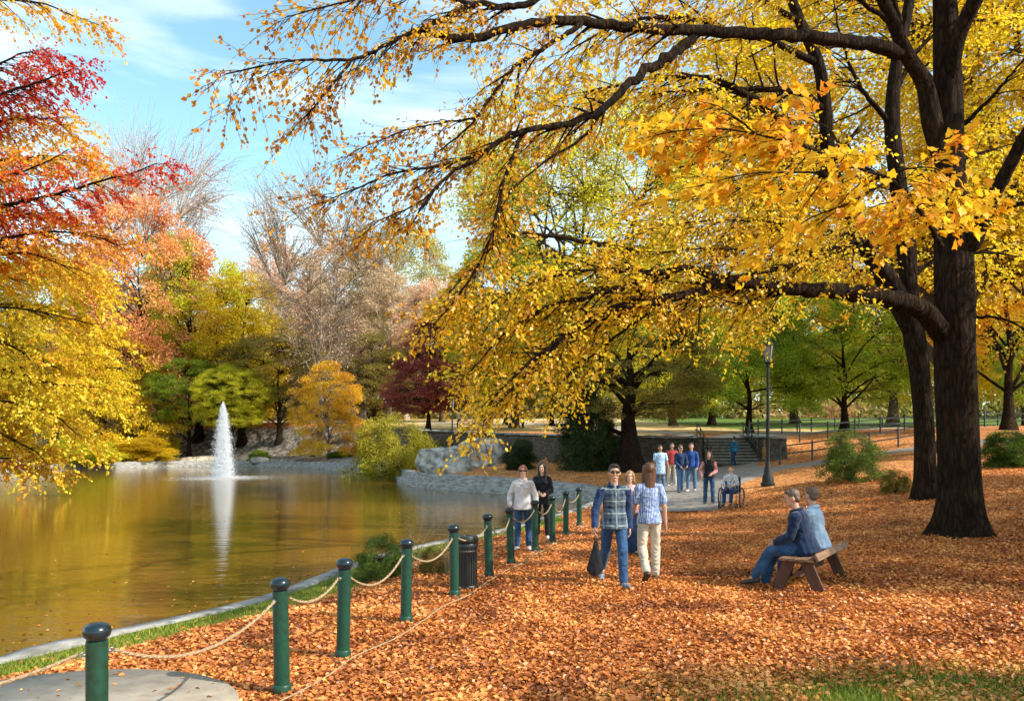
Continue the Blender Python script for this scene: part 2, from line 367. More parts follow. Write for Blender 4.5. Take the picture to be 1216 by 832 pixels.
# stone edge: a low kerb that steps up into a ledge along the far right shore
STONE = None
def stone_mat(name, cols, scale=2.4, row=.0, bumps=.8):
    m, nt, out = new_mat(name); p = nt.nodes.new('ShaderNodeBsdfPrincipled'); nt.links.new(p.outputs[0], out.inputs[0]); p.inputs['Roughness'].default_value = .85
    p.inputs['Specular IOR Level'].default_value = .2
    v = objcoord(nt, (1, 1, 2.1), world=True); dn = noise_tex(nt, 1.2, 2, vec=v)
    mx = nt.nodes.new('ShaderNodeMix'); mx.data_type = 'RGBA'; mx.blend_type = 'ADD'; mx.inputs[0].default_value = .35; nt.links.new(v, mx.inputs[6]); nt.links.new(dn.outputs['Color'], mx.inputs[7])
    vo = nt.nodes.new('ShaderNodeTexVoronoi'); vo.inputs['Scale'].default_value = scale; nt.links.new(mx.outputs[2], vo.inputs['Vector'])
    ve = nt.nodes.new('ShaderNodeTexVoronoi'); ve.feature = 'DISTANCE_TO_EDGE'; ve.inputs['Scale'].default_value = scale; nt.links.new(mx.outputs[2], ve.inputs['Vector'])
    s = nt.nodes.new('ShaderNodeSeparateColor'); nt.links.new(vo.outputs['Color'], s.inputs[0])
    c = ramp(nt, [(i / (len(cols) - 1), k) for i, k in enumerate(cols)], s.outputs[0])
    nn = noise_tex(nt, 9, 6, .65, vec=v)
    m2 = nt.nodes.new('ShaderNodeMix'); m2.data_type = 'RGBA'; m2.blend_type = 'MULTIPLY'; m2.inputs[0].default_value = .9; nt.links.new(c, m2.inputs[6])
    nt.links.new(ramp(nt, [(.3, (.45, .43, .40)), (.7, (1.25, 1.2, 1.15))], nn.outputs[0]), m2.inputs[7])
    m3 = nt.nodes.new('ShaderNodeMix'); m3.data_type = 'RGBA'; nt.links.new(ramp(nt, [(0, (1, 1, 1)), (.05, (0, 0, 0))], ve.outputs['Distance']), m3.inputs[0]); nt.links.new(m2.outputs[2], m3.inputs[6]); m3.inputs[7].default_value = (.035, .03, .024, 1)
    nt.links.new(m3.outputs[2], p.inputs['Base Color'])
    h = nt.nodes.new('ShaderNodeMath'); h.operation = 'MULTIPLY_ADD'; nt.links.new(nn.outputs[0], h.inputs[0]); h.inputs[1].default_value = .5
    cl = nt.nodes.new('ShaderNodeMath'); cl.operation = 'MINIMUM'; nt.links.new(ve.outputs['Distance'], cl.inputs[0]); cl.inputs[1].default_value = .15
    mu = nt.nodes.new('ShaderNodeMath'); mu.operation = 'MULTIPLY'; mu.inputs[1].default_value = 3; nt.links.new(cl.outputs[0], mu.inputs[0]); nt.links.new(mu.outputs[0], h.inputs[2])
    nt.links.new(bump(nt, h.outputs[0], bumps, .08), p.inputs['Normal'])
    return m
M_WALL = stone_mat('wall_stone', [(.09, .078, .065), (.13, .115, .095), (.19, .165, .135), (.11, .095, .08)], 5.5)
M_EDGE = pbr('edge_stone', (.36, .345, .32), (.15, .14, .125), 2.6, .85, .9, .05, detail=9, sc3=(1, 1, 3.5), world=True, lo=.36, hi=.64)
M_PALE = stone_mat('pale_rock', [(.38, .32, .24), (.52, .45, .35), (.62, .55, .44)], 1.1)
P2 = bez(np.vstack([PO, PO[:1]]), 900)
n2_ = np.roll(P2, -1, 0) - np.roll(P2, 1, 0); n2_ = np.c_[n2_[:, 1], -n2_[:, 0]]; n2_ /= np.linalg.norm(n2_, axis=1, keepdims=True) + 1e-9
if pond_sd(P2[5:6, 0] + n2_[5, 0] * .3, P2[5:6, 1] + n2_[5, 1] * .3)[0] < 0: n2_ = -n2_
yy = P2[:, 1]; far = sm((yy - 29) / 6) * (P2[:, 0] > -30)
top = np.interp(yy, [0, 24, 34, 40, 60, 90], [-.26, -.26, .09, .34, .25, .15])
rs = np.random.default_rng(3); jit = np.repeat(rs.normal(0, 1, 300), 3)[:900] * (.010 + .014 * far)
wd = .30 + .6 * far
prof = [(-.0, -1.0 + 0 * top), (-.02, top * .0 + WZ + .02 + far * .25), (.02 + .25 * far, WZ + .06 + far * .27), (.04 + .28 * far, top + jit), (wd, top + jit + .01), (wd + .1, top - .5)]
V = []
for a, z in prof:
    a = np.broadcast_to(a, yy.shape) + jit * .8; z = np.broadcast_to(z, yy.shape)
    V.append(np.c_[P2[:, 0] + n2_[:, 0] * a, P2[:, 1] + n2_[:, 1] * a, z])
n = 900; k = len(prof); V = np.concatenate(V)
jj = np.arange(n); F_ = np.concatenate([np.stack([q * n + jj, q * n + (jj + 1) % n, (q + 1) * n + (jj + 1) % n, (q + 1) * n + jj], -1) for q in range(k - 1)])
eo = link('stone_edging', mesh_np('stone_edging', V, F_), M_EDGE)
tag(eo, 'grey stone edging running round the whole pond at the waterline', 'stone edging')

# ---------------------------------------------------------------- path and road
def ribbon(name, Lp, Rp, mat, n=80, across=10, lift=.035, thick=.0):
    Lb = bez(Lp, n); Rb = bez(Rp, n); t = np.linspace(0, 1, across)
    P = Lb[:, None] * (1 - t)[None, :, None] + Rb[:, None] * t[None, :, None]
    x = P[..., 0]; y = P[..., 1]; z = hgt(x, y) + lift
    z[:, 0] -= .12; z[:, -1] -= .12
    V = np.c_[x.ravel(), y.ravel(), z.ravel()]
    i = np.arange(n - 1)[:, None] * across; j = np.arange(across - 1)[None]
    Fq = np.stack([i + j, i + j + 1, i + across + j + 1, i + across + j], -1).reshape(-1, 4)
    o = link(name, mesh_np(name, V, Fq, smooth=False), mat); tag(o, kind='structure'); return o, Lb, Rb
def slab_mat(name, c1, c2, joint=.55, sc=1.0):
    m, nt, out = new_mat(name); p = nt.nodes.new('ShaderNodeBsdfPrincipled'); nt.links.new(p.outputs[0], out.inputs[0]); p.inputs['Roughness'].default_value = .8
    v = objcoord(nt, world=True); br = nt.nodes.new('ShaderNodeTexBrick'); br.inputs['Scale'].default_value = joint; nt.links.new(v, br.inputs['Vector'])
    br.inputs['Color1'].default_value = (*c1, 1); br.inputs['Color2'].default_value = (*c2, 1); br.inputs['Mortar'].default_value = (c2[0] * .4, c2[1] * .38, c2[2] * .34, 1); br.inputs['Mortar Size'].default_value = .012
    nn = noise_tex(nt, 3.5 * sc, 7, .65, vec=v); mx = nt.nodes.new('ShaderNodeMix'); mx.data_type = 'RGBA'; mx.blend_type = 'MULTIPLY'; mx.inputs[0].default_value = .85
    nt.links.new(br.outputs[0], mx.inputs[6]); nt.links.new(ramp(nt, [(.3, (.55, .52, .48)), (.7, (1.12, 1.1, 1.08))], nn.outputs[0]), mx.inputs[7]); nt.links.new(mx.outputs[2], p.inputs['Base Color'])
    nt.links.new(bump(nt, nn.outputs[0], .25, .01), p.inputs['Normal']); return m
M_PATH = slab_mat('path_slabs', (.33, .29, .26), (.27, .245, .22))
M_ROAD = slab_mat('pale_road', (.42, .38, .36), (.38, .35, .33), .05)
xy = lambda px, py: hit(px, py)[:2]
Lp = [(3.9, 22.6), (3.9, 27), (4.6, 32), (7.0, 38), (10.9, 43.4)]
Rp = [tuple(xy(850, 607)), tuple(xy(876, 592)), tuple(xy(888, 575)), (12.0, 35.5), (13.6, 43.4)]
path_o, PL, PR = ribbon('path', Lp, Rp, M_PATH)
path2_o, PL2, PR2 = ribbon('path', [(13.3, 40.3), (15.5, 40.5), (19.5, 41.5), (27, 42.5)], [(10.9, 33.5), (14.3, 36.8), (19, 38.6), (28, 39.6)], M_PATH, 50, 8, lift=.04)
road_o, RL, RR = ribbon('road', [(11.4, 47.3), (13, 52), (18, 58), (32, 64), (60, 66), (100, 66)], [(13.6, 47.3), (16, 50), (21, 54.5), (33, 59), (60, 61), (100, 61)], M_ROAD, 90, 6, lift=.05)
road3_o, _, _ = ribbon('road', [(-90, 116), (-60, 112), (-40, 110), (-10, 104), (6, 92), (12.3, 60), (12.2, 52)], [(-90, 112), (-60, 108), (-40, 106), (-12, 100), (2, 89), (9.8, 60), (11.2, 50.5)], M_ROAD, 120, 5, lift=.05)
# concrete pad in the near left corner
pc = np.array([-3.35, 5.85]); aa = np.linspace(0, 2 * np.pi, 60, endpoint=False)
rad = 1.12 + .0 * aa; xs = pc[0] + rad * np.cos(aa) * 1.15; ys = pc[1] + rad * np.sin(aa)
zt = .035; V = np.r_[np.c_[xs, ys, np.full(60, zt)], np.c_[xs * 1.0, ys, np.full(60, -.3)]]
F_ = [np.arange(60)[None], np.array([[q, q + 60, (q + 1) % 60 + 60, (q + 1) % 60] for q in range(60)])]
M_PAD = slab_mat('concrete_pad', (.36, .31, .25), (.34, .30, .24), .02, 1.5)
pad = tag(link('paving', mesh_np('paving', V, F_), M_PAD), kind='structure')
def inpoly(x, y, poly):
    ins = np.zeros(x.shape, bool); A = np.asarray(poly); B = np.roll(A, -1, 0)
    for (ax, ay), (bx, by) in zip(A, B): ins ^= ((ay > y) != (by > y)) & (x < (bx - ax) * (y - ay) / (by - ay + 1e-12) + ax)
    return ins
PATHS = [np.vstack([PL, PR[::-1]]), np.vstack([PL2, PR2[::-1]])]
def on_path(x, y):
    r = np.hypot((x - pc[0]) / 1.15, y - pc[1]) < 1.1
    for q in PATHS: r |= inpoly(x, y, q)
    return r

# ---------------------------------------------------------------- leaf arrays
RH = (np.array([(0, 0, 0), (.36, .5, .10), (0, 1, 0), (-.36, .5, .10)]), [(0, 1, 2), (0, 2, 3)])
OV = (np.array([(0, 0, 0), (.30, .22, .07), (.36, .52, .09), (0, 1.0, -.06), (-.36, .52, .09), (-.30, .22, .07)]), [(0, 1, 2, 3), (0, 3, 4, 5)])
MP = (np.array([(0, 0, 0), (.16, .16, .02), (.44, .14, .05), (.40, .38, .03), (.50, .62, .09), (.30, .62, .02), (0, 1.0, -.08), (-.30, .62, .02), (-.50, .62, .09), (-.40, .38, .03), (-.44, .14, .05), (-.16, .16, .02)]),
      [(0, 1, 2, 3), (0, 3, 4, 5), (0, 5, 6, 7), (0, 7, 8, 9), (0, 9, 10, 11)])
def leaves_mesh(name, C, T, Nn, S, tone, shape=RH):
    C = np.asarray(C, float); n = len(C)
    T = T / (np.linalg.norm(T, axis=1, keepdims=True) + 1e-9)
    Nn = Nn - T * np.sum(T * Nn, 1, keepdims=True); Nn = Nn / (np.linalg.norm(Nn, axis=1, keepdims=True) + 1e-9)
    B = np.cross(T, Nn); O, Fc = shape; k = len(O)
    V = C[:, None] + S[:, None, None] * (O[None, :, 0, None] * B[:, None] + O[None, :, 1, None] * T[:, None] + O[None, :, 2, None] * Nn[:, None])
    base = (np.arange(n) * k)[:, None, None]; F_ = (np.array(Fc)[None] + base).reshape(-1, len(Fc[0]))
    return mesh_np(name, V.reshape(-1, 3), F_, tone=np.repeat(tone, k))

# ---------------------------------------------------------------- fallen leaves and grass
def ground_scatter(n, D0, D1, seed, x0=-.72, x1=.72):
    g = np.random.default_rng(seed); D = D0 * (D1 / D0) ** g.random(n) ; x = g.uniform(x0, x1, n) * D
    return g, x, D
LM = leaf_mat('fallen_leaf', ramp_cols((.15, .042, .014), (.36, .11, .025), (.60, .185, .042), (.77, .29, .065), (.86, .42, .12)), .15, .12, .5, .05)
g, x, y = ground_scatter(400000, 4.6, 26, 5)
d = pond_sd(x, y); gr = grassiness(x, y)
nz = np.array([mnoise.noise((a * 1.3, b * 1.3, 0)) for a, b in zip(x[::1], y[::1])])
keep = (d > .55) & ~(on_path(x, y) & (g.random(len(x)) > .012)) & (g.random(len(x)) > gr * 1.0 - nz * .5 * (gr < .8) - .02)
x, y, nz = x[keep], y[keep], nz[keep]; n = len(x)
z = hgt(x, y) + g.random(n) * .035 + .005; z = np.where(on_path(x, y), z + .04, z)
th = g.uniform(0, 2 * np.pi, n); T = np.c_[np.cos(th), np.sin(th), g.normal(0, .35, n)]; Nn = np.c_[g.normal(0, .55, n), g.normal(0, .55, n), np.ones(n)]
S = g.uniform(.028, .060, n) * np.where(y > 12, .95, 1.0)
me = leaves_mesh('fallen_leaves', np.c_[x, y, z], T, Nn, S, np.clip(g.normal(.5, .2, n) + nz * .42, 0, 1), OV)
tag(link('fallen_leaves', me, LM), kind='stuff')
GRM = leaf_mat('grass_blade', ramp_cols((.09, .13, .012), (.22, .27, .02), (.42, .42, .06)), .3, .1, 1.0, .03)
g, x, y = ground_scatter(520000, 4.6, 26, 9)
keep = (g.random(len(x)) < grassiness(x, y) * .95) & (pond_sd(x, y) > .42) & ~on_path(x, y); x, y = x[keep], y[keep]; n = len(x)
T = np.c_[g.normal(0, .4, n), g.normal(0, .4, n), np.ones(n)]; th = g.uniform(0, 6.28, n); Nn = np.c_[np.cos(th), np.sin(th), np.zeros(n)]
BL = (np.array([(-.09, 0, 0), (.09, 0, 0), (.0, 1, .25)]), [(0, 1, 2)])
me = leaves_mesh('grass', np.c_[x, y, hgt(x, y)], T, Nn, g.uniform(.035, .075, n), g.random(n), BL)
tag(link('grass', me, GRM), kind='stuff')

# leaves drifting on the water along the near shore
g = np.random.default_rng(15); n = 9000; D = g.uniform(7, 34, n); x = g.uniform(-.66, .1, n) * D; d = pond_sd(x, D)
keep = (d < -.05) & (g.random(n) < np.exp(d / .9) * .8 + .02); x, y = x[keep], D[keep]; n = len(x)
me = leaves_mesh('floating_leaves', np.c_[x, y, np.full(n, WZ + .006)], np.c_[g.normal(0, 1, (n, 2)), g.normal(0, .05, n)], np.c_[g.normal(0, .12, (n, 2)), np.ones(n)], g.uniform(.035, .07, n), g.random(n), OV)
tag(link('floating_leaves', me, LM), kind='stuff')
# ---------------------------------------------------------------- bark
def bark(name, c1, c2, sc=6.0, st=.9, dist=.06):
    m, nt, out = new_mat(name); p = nt.nodes.new('ShaderNodeBsdfPrincipled'); nt.links.new(p.outputs[0], out.inputs[0]); p.inputs['Roughness'].default_value = .95; p.inputs['Specular IOR Level'].default_value = .1
    v = objcoord(nt, (1, 1, .24), world=True); n = noise_tex(nt, sc, 6, .7, vec=v, dist=.6)
    vo = nt.nodes.new('ShaderNodeTexVoronoi'); vo.feature = 'DISTANCE_TO_EDGE'; vo.inputs['Scale'].default_value = sc * 1.3
    mx = nt.nodes.new('ShaderNodeMix'); mx.data_type = 'RGBA'; mx.blend_type = 'ADD'; mx.inputs[0].default_value = .12; nt.links.new(v, mx.inputs[6]); nt.links.new(n.outputs['Color'], mx.inputs[7]); nt.links.new(mx.outputs[2], vo.inputs['Vector'])
    a = nt.nodes.new('ShaderNodeMath'); a.operation = 'MULTIPLY_ADD'; nt.links.new(vo.outputs['Distance'], a.inputs[0]); a.inputs[1].default_value = 1.6; nt.links.new(n.outputs[0], a.inputs[2])
    bn = noise_tex(nt, 1.1, 5, .6, vec=objcoord(nt, world=True)); mb = nt.nodes.new('ShaderNodeMix'); mb.data_type = 'RGBA'; mb.blend_type = 'MULTIPLY'; mb.inputs[0].default_value = 1
    nt.links.new(ramp(nt, [(.35, c2), (.95, c1)], a.outputs[0]), mb.inputs[6]); nt.links.new(ramp(nt, [(.32, (.7, .7, .7)), (.55, (1.1, 1.1, 1.05)), (.70, (1.6, 1.6, 1.35))], bn.outputs[0]), mb.inputs[7]); nt.links.new(mb.outputs[2], p.inputs['Base Color'])
    nt.links.new(bump(nt, a.outputs[0], st, dist), p.inputs['Normal']); return m
B_DARK = bark('oak_bark', (.045, .027, .016), (.007, .004, .003), 9, 1.0, .10)
B_BROWN = bark('brown_bark', (.13, .09, .06), (.035, .024, .016), 5)
B_GREY = bark('grey_bark', (.34, .26, .20), (.14, .10, .075), 5)
B_PINK = bark('pink_twig', (.50, .37, .31), (.30, .21, .18), 4)

# ---------------------------------------------------------------- tree shapes of unit height
def limb_curve(p0, p1, g, bow=.12, n=6, sag=0.0):
    p0 = np.array(p0, float); p1 = np.array(p1, float); L = np.linalg.norm(p1 - p0); t = np.linspace(0, 1, n)[:, None]
    q = p0 * (1 - t) + p1 * t; w_ = np.sin(np.pi * t)
    q = q + w_ * g.normal(0, bow * L * .5, 3)[None] + w_ * np.array([0, 0, bow * L * .6]) - (t ** 2) * np.array([0, 0, sag * L])
    return q
def unit_tree(seed, zb=.2, rad=.4, prof='oval', ncl=230, lpc=105, ls=.011, cr=.062, flat=.5, stems=1, tr=.018, fork=.35, bare=0.0, twigs=0, outer=.45, droop=.2, dn=1.4):
    g = np.random.default_rng(seed); ncl = int(ncl * dn); lpc = int(lpc * (dn ** .7)); ls = ls / dn ** .55
    def R_at(z):
        t = np.clip((z - zb) / (1 - zb), 0, 1)
        if prof == 'oval': return rad * np.sqrt(np.clip(1 - (2 * t - .9) ** 2 / 1.21, .0, 1)) 
        if prof == 'cone': return rad * np.clip(1.02 - t, .02, 1) ** .8 * np.minimum(1, .55 + t * 4)
        if prof == 'vase': return rad * (.35 + .65 * np.sin(np.clip(t * 1.25, 0, 1.45) * 1.2)) * np.where(t > .9, np.sqrt(np.clip((1 - t) / .1, 0, 1)), 1)
        if prof == 'dome': return rad * np.sqrt(np.clip(1 - t ** 2.2, 0, 1))
    items = []; 
    st_ends = []
    for s in range(stems):
        a = g.uniform(0, 6.28); off = 0 if stems == 1 else .012 * g.uniform(.6, 1.3)
        lean = g.normal(0, .02, 2) if stems == 1 else np.array([math.cos(a), math.sin(a)]) * rad * g.uniform(.2, .75)
        hh = .9 * g.uniform(.85, 1) ; P = [np.array([math.cos(a) * off, math.sin(a) * off, -.015])]
        for t in np.linspace(.12, 1, 7): P.append(np.array([math.cos(a) * off + lean[0] * t ** (1.0 if stems == 1 else 1.15) + g.normal(0, .006), math.sin(a) * off + lean[1] * t + g.normal(0, .006), hh * t]))
        P = bez(P, 16); rr_ = tr * (1 if stems == 1 else .55) * (1.35 * np.exp(-np.linspace(0, 1, 16) * 14) + (1 - np.linspace(0, 1, 16) * .93)); items.append((P, rr_, 8)); st_ends.append(P)
    # main limbs
    limbs = []
    for q in range(int(16 + 4 * stems)):
        P = st_ends[q % stems]; t = g.uniform(fork * .6, .92); b = P[int(t * 15)]
        a = q * 2.4 + g.uniform(-.4, .4); z1 = np.clip(b[2] + (1 - b[2]) * g.uniform(.05, .55) - droop * .1, zb, .97); r1 = R_at(z1) * g.uniform(.65, .9)
        e = np.array([math.cos(a) * r1, math.sin(a) * r1, z1]); c = limb_curve(b, e, g, .16, 7); limbs.append(c)
        r0 = tr * (1 - t * .8) * .5; items.append((c, np.linspace(r0, r0 * .25, 7), 5))
    allp = np.concatenate([c for c in limbs] + [P[5:] for P in st_ends])
    # leaf clumps
    C = []; tries = 0
    off = g.uniform(0, 100, 3)
    while len(C) < ncl and tries < ncl * 40:
        tries += 1; z = g.uniform(zb, 1) ; r = R_at(z)
        if g.random() > (r / rad) ** 1.3 + .08: continue
        a = g.uniform(0, 6.28); f = g.uniform(outer, 1.0) ** .6; wob = 1 + (.55 if zb < .06 else .28) * mnoise.noise((math.cos(a) * 1.3 + off[0], math.sin(a) * 1.3, z * 3.2))
        p_ = np.array([math.cos(a) * r * f * wob, math.sin(a) * r * f * wob, z])
        if mnoise.noise(tuple(p_ * 5.2 + off)) < -.17: continue
        C.append(p_)
    C = np.array(C)
    for p_ in C:
        d = np.linalg.norm((allp - p_) * np.array([1, 1, 1.3]), axis=1) + (allp[:, 2] > p_[2]) * .08; b = allp[np.argmin(d)]
        c = limb_curve(b, p_, g, .14, 4); items.append((c, np.linspace(.0022, .0007, 4), 3))
        for _ in range(twigs):
            e = p_ + g.normal(0, 1, 3) * np.array([cr, cr, cr * .7]) * 1.1 + (p_ - b) * .25; items.append((limb_curve(c[g.integers(1, 4)], e, g, .05, 3), np.array([.0011, .0008, .0004]), 3))
    wood = tubes_mesh('trunk', items)
    crown = None
    if bare < 1:
        m_ = int(lpc * (1 - bare)); n = len(C) * m_
        cc = np.repeat(C, m_, 0); rc = np.repeat(cr * g.uniform(.65, 1.3, len(C)), m_)[:, None]
        u = g.normal(0, 1, (n, 3)); u /= np.linalg.norm(u, axis=1, keepdims=True); u *= (g.random(n) ** .45)[:, None]
        u[:, 2] *= flat
        outw = cc.copy(); outw[:, 2] = 0; outw /= np.linalg.norm(outw, axis=1, keepdims=True) + 1e-6
        u[:, 2] -= droop * np.sum(u * outw, 1)
        pos = cc + u * rc
        T = u + outw * .7 + g.normal(0, .5, (n, 3)) + np.array([0, 0, -.25]); Nn = g.normal(0, .75, (n, 3)) + np.array([0, 0, .9]) + outw * .35
        tone = np.clip(g.normal(.5, .16, n) + np.repeat(g.normal(0, .12, len(C)), m_), 0, 1)
        crown = leaves_mesh('crown', pos, T, Nn, ls * g.uniform(.7, 1.4, n) * (1 if bare < .5 else .9), tone, RH)
    return wood, crown
PR_ = dict(
    broad=unit_tree(11, .20, .42, 'oval', 250, 105, .0125),
    broad_b=unit_tree(12, .14, .46, 'dome', 270, 100, .0125, cr=.066),
    oval=unit_tree(13, .15, .27, 'oval', 230, 95, .0115, cr=.055),
    oval_b=unit_tree(14, .22, .31, 'oval', 220, 100, .0115, cr=.055),
    layer=unit_tree(15, .16, .42, 'cone', 270, 90, .014, cr=.075, flat=.25, droop=.3),
    low=unit_tree(16, .05, .55, 'dome', 280, 95, .016, cr=.08, flat=.4, tr=.02),
    vase=unit_tree(17, .16, .40, 'vase', 420, 100, .0095, stems=9, tr=.02, bare=.0, twigs=2, cr=.06, flat=.7),
    bare=unit_tree(18, .30, .42, 'vase', 300, 50, .0065, bare=.45, twigs=7, tr=.016, cr=.06, flat=1, fork=.45, dn=1),
    fine=unit_tree(31, .34, .42, 'oval', 560, 190, .0062, cr=.05, dn=1),
    stout=unit_tree(33, .30, .42, 'oval', 300, 130, .009, cr=.06, flat=.35, tr=.05, fork=.5, dn=1.2),
    shrub=unit_tree(19, .02, .62, 'dome', 240, 100, .022, cr=.11, flat=.6, stems=6, tr=.03, outer=.3),
    dense=unit_tree(20, .01, .5, 'dome', 300, 120, .022, cr=.10, flat=.8, stems=4, tr=.03, outer=.3),
)
def L_(name, *cols, trans=.42, zone=.3, zs=.25): return leaf_mat(name, ramp_cols(*cols), trans, zone, zs, .03)
LMAT = dict(
    yellow=L_('yellow_leaf', (.55, .33, .012), (.80, .54, .015), (.90, .72, .03)),
    gold=L_('golden_leaf', (.58, .24, .012), (.82, .44, .015), (.90, .62, .03)),
    lime=L_('lime_leaf', (.32, .33, .012), (.62, .57, .018), (.82, .72, .03)),
    green=L_('green_leaf', (.10, .18, .012), (.27, .39, .018), (.50, .56, .03)),
    deep=L_('dark_green_leaf', (.018, .035, .010), (.040, .070, .014), (.075, .10, .02)),
    olive=L_('olive_leaf', (.10, .09, .015), (.24, .19, .03), (.42, .32, .05)),
    orange=L_('orange_leaf', (.70, .22, .07), (.86, .36, .13), (.92, .50, .20)),
    red=L_('red_leaf', (.55, .03, .02), (.82, .12, .02), (.90, .28, .03), (.92, .48, .05)),
    burgundy=L_('burgundy_leaf', (.16, .03, .032), (.32, .06, .05), (.46, .13, .08)),
    tan=L_('tan_leaf', (.50, .33, .20), (.66, .46, .28), (.76, .58, .32)),
    pink=L_('salmon_leaf', (.70, .38, .22), (.84, .52, .32), (.88, .64, .42)),
    moss=L_('moss_green_leaf', (.04, .07, .010), (.10, .16, .015), (.20, .26, .02)),
    olime=L_('olive_yellow_leaf', (.20, .18, .012), (.42, .36, .018), (.58, .48, .03)),
    canary=L_('canary_leaf', (.50, .46, .03), (.80, .70, .04), (.90, .78, .10), zone=.1),
    pale=L_('pale_leaf', (.32, .28, .09), (.50, .43, .13), (.62, .54, .22)),
)
def far_tree(kind, px, D, ytop, width, lm, bark_, label, name='tree', cat='tree', group='trees round the park', rz=0, pz=None, lean=0):
    x = (px - CX) / F_PX * D; z = hz(x, D) if pz is None else pz
    ztop = CAMZ - (ytop - HY) / F_PX * D; H = ztop - z
    wood, crown = PR_[kind]
    r = empty(name, (x, D, z - .02 * H * .3), rz, label, cat, group)
    Wm = width / F_PX * D; w0 = {'broad': .84, 'fine': .84, 'stout': .84, 'broad_b': .9, 'oval': .55, 'oval_b': .62, 'layer': .84, 'low': 1.1, 'vase': .85, 'bare': .9, 'shrub': 1.3, 'dense': 1.05}[kind]
    s = Wm / w0; r.scale = (s, s, H)
    r.rotation_euler = (0, lean, rz)
    for nm, me, mt in (('trunk', wood, bark_), ('crown', crown, LMAT.get(lm, lm))):
        if me is None: continue
        o = bpy.data.objects.new(nm, me); COL.objects.link(o); o.parent = r
        if not me.materials: me.materials.append(None)
        o.material_slots[0].link = 'OBJECT'; o.material_slots[0].material = mt
    return r
G1 = 'trees beyond the pond'; G2 = 'trees on the slope beyond the path'; G3 = 'far trees closing the park'
T = far_tree
# across the pond, from the left
T('bare', 178, 130, 168, 180, 'pink', B_PINK, 'bare pinkish tree rising above the orange tree at far left', 'bare_tree', group=G1, rz=1)
T('broad_b', 170, 100, 236, 215, 'orange', B_BROWN, 'salmon orange tree with full crown behind the yellow tree left of the fountain', 'orange_tree', group=G1, rz=2)
T('broad', 80, 112, 290, 150, 'tan', B_BROWN, 'tan thinning tree at far left between the red maple and the orange tree', 'tan_tree', group=G1, rz=.4)
T('low', 140, 92, 388, 150, 'yellow', B_BROWN, 'low bright yellow tree on the far bank left of the fountain', 'yellow_tree', group=G1, rz=.4)
T('low', 60, 84, 372, 190, 'yellow', B_BROWN, 'broad yellow tree on the left bank beside the low bright yellow tree', 'yellow_tree', group=G1, rz=2.2)
T('oval', 236, 100, 280, 115, 'lime', B_DARK, 'tall lime green tree with dark trunk behind the fountain', 'green_tree', group=G1, rz=.3)
T('oval_b', 205, 113, 276, 90, 'green', B_DARK, 'green topped tree just right of the orange tree', 'green_tree', group=G1, rz=1.3)
T('oval', 288, 97, 322, 122, 'yellow', B_DARK, 'rounded golden yellow tree right of the tall lime tree above the fountain', 'yellow_tree', group=G1, rz=2.3)
T('fine', 224, 92, 425, 100, 'green', B_DARK, 'shaded low green tree at the foot of the tall lime tree', 'green_tree', group=G1, rz=.9)
T('fine', 276, 90, 432, 95, 'lime', B_DARK, 'small olive lime tree directly behind the fountain top', 'green_tree', group=G1, rz=2.9)
T('broad_b', 322, 122, 286, 130, 'pink', B_PINK, 'faded pink tree left of the tall bare tree', 'pink_tree', group=G1, rz=.2)
T('bare', 382, 88, 222, 185, 'pink', B_GREY, 'tall nearly bare tree with pinkish twigs and a stout grey trunk', 'bare_tree', group=G1, rz=2.2)
T('fine', 332, 94, 396, 135, 'olive', B_DARK, 'olive tan tree between the fountain and the tall bare tree', 'olive_tree', group=G1, rz=1.7)
T('low', 390, 84, 428, 92, 'gold', B_GREY, 'small golden tree under the tall bare tree', 'golden_tree', group=G1, rz=.6)
T('broad_b', 430, 122, 290, 140, 'tan', B_PINK, 'wide tan tree right of the tall bare tree', 'tan_tree', group=G1, rz=.8)
T('broad_b', 356, 127, 305, 120, 'tan', B_PINK, 'tan tree directly behind the tall bare tree', 'tan_tree', group=G1, rz=5)
T('broad_b', 402, 132, 285, 130, 'pink', B_PINK, 'dusty pink tree just right behind the tall bare tree', 'pink_tree', group=G1, rz=1.5)
T('oval_b', 462, 116, 325, 90, 'tan', B_PINK, 'narrow tan tree left of the dull mauve tree', 'tan_tree', group=G1, rz=2.5)
T('broad', 482, 128, 262, 130, 'pale', B_PINK, 'pale yellow tree showing above the wide tan tree', 'pale_tree', group=G1, rz=2)
T('broad_b', 445, 100, 395, 110, 'olive', B_DARK, 'olive tree with thin dark stems behind the yellow green shrub', 'olive_tree', group=G1, rz=2.6)
T('layer', 508, 66, 372, 118, 'burgundy', B_DARK, 'dark burgundy tree with layered branches behind the boulder', 'burgundy_tree', group=G1, rz=.6)
T('broad', 525, 104, 330, 120, 'pink', B_BROWN, 'dull mauve tree rising behind the burgundy tree', 'mauve_tree', group=G1, rz=3.6)
T('broad_b', 572, 110, 300, 120, 'green', B_BROWN, 'green tree behind the dull mauve tree', 'green_tree', group=G1, rz=4.1)
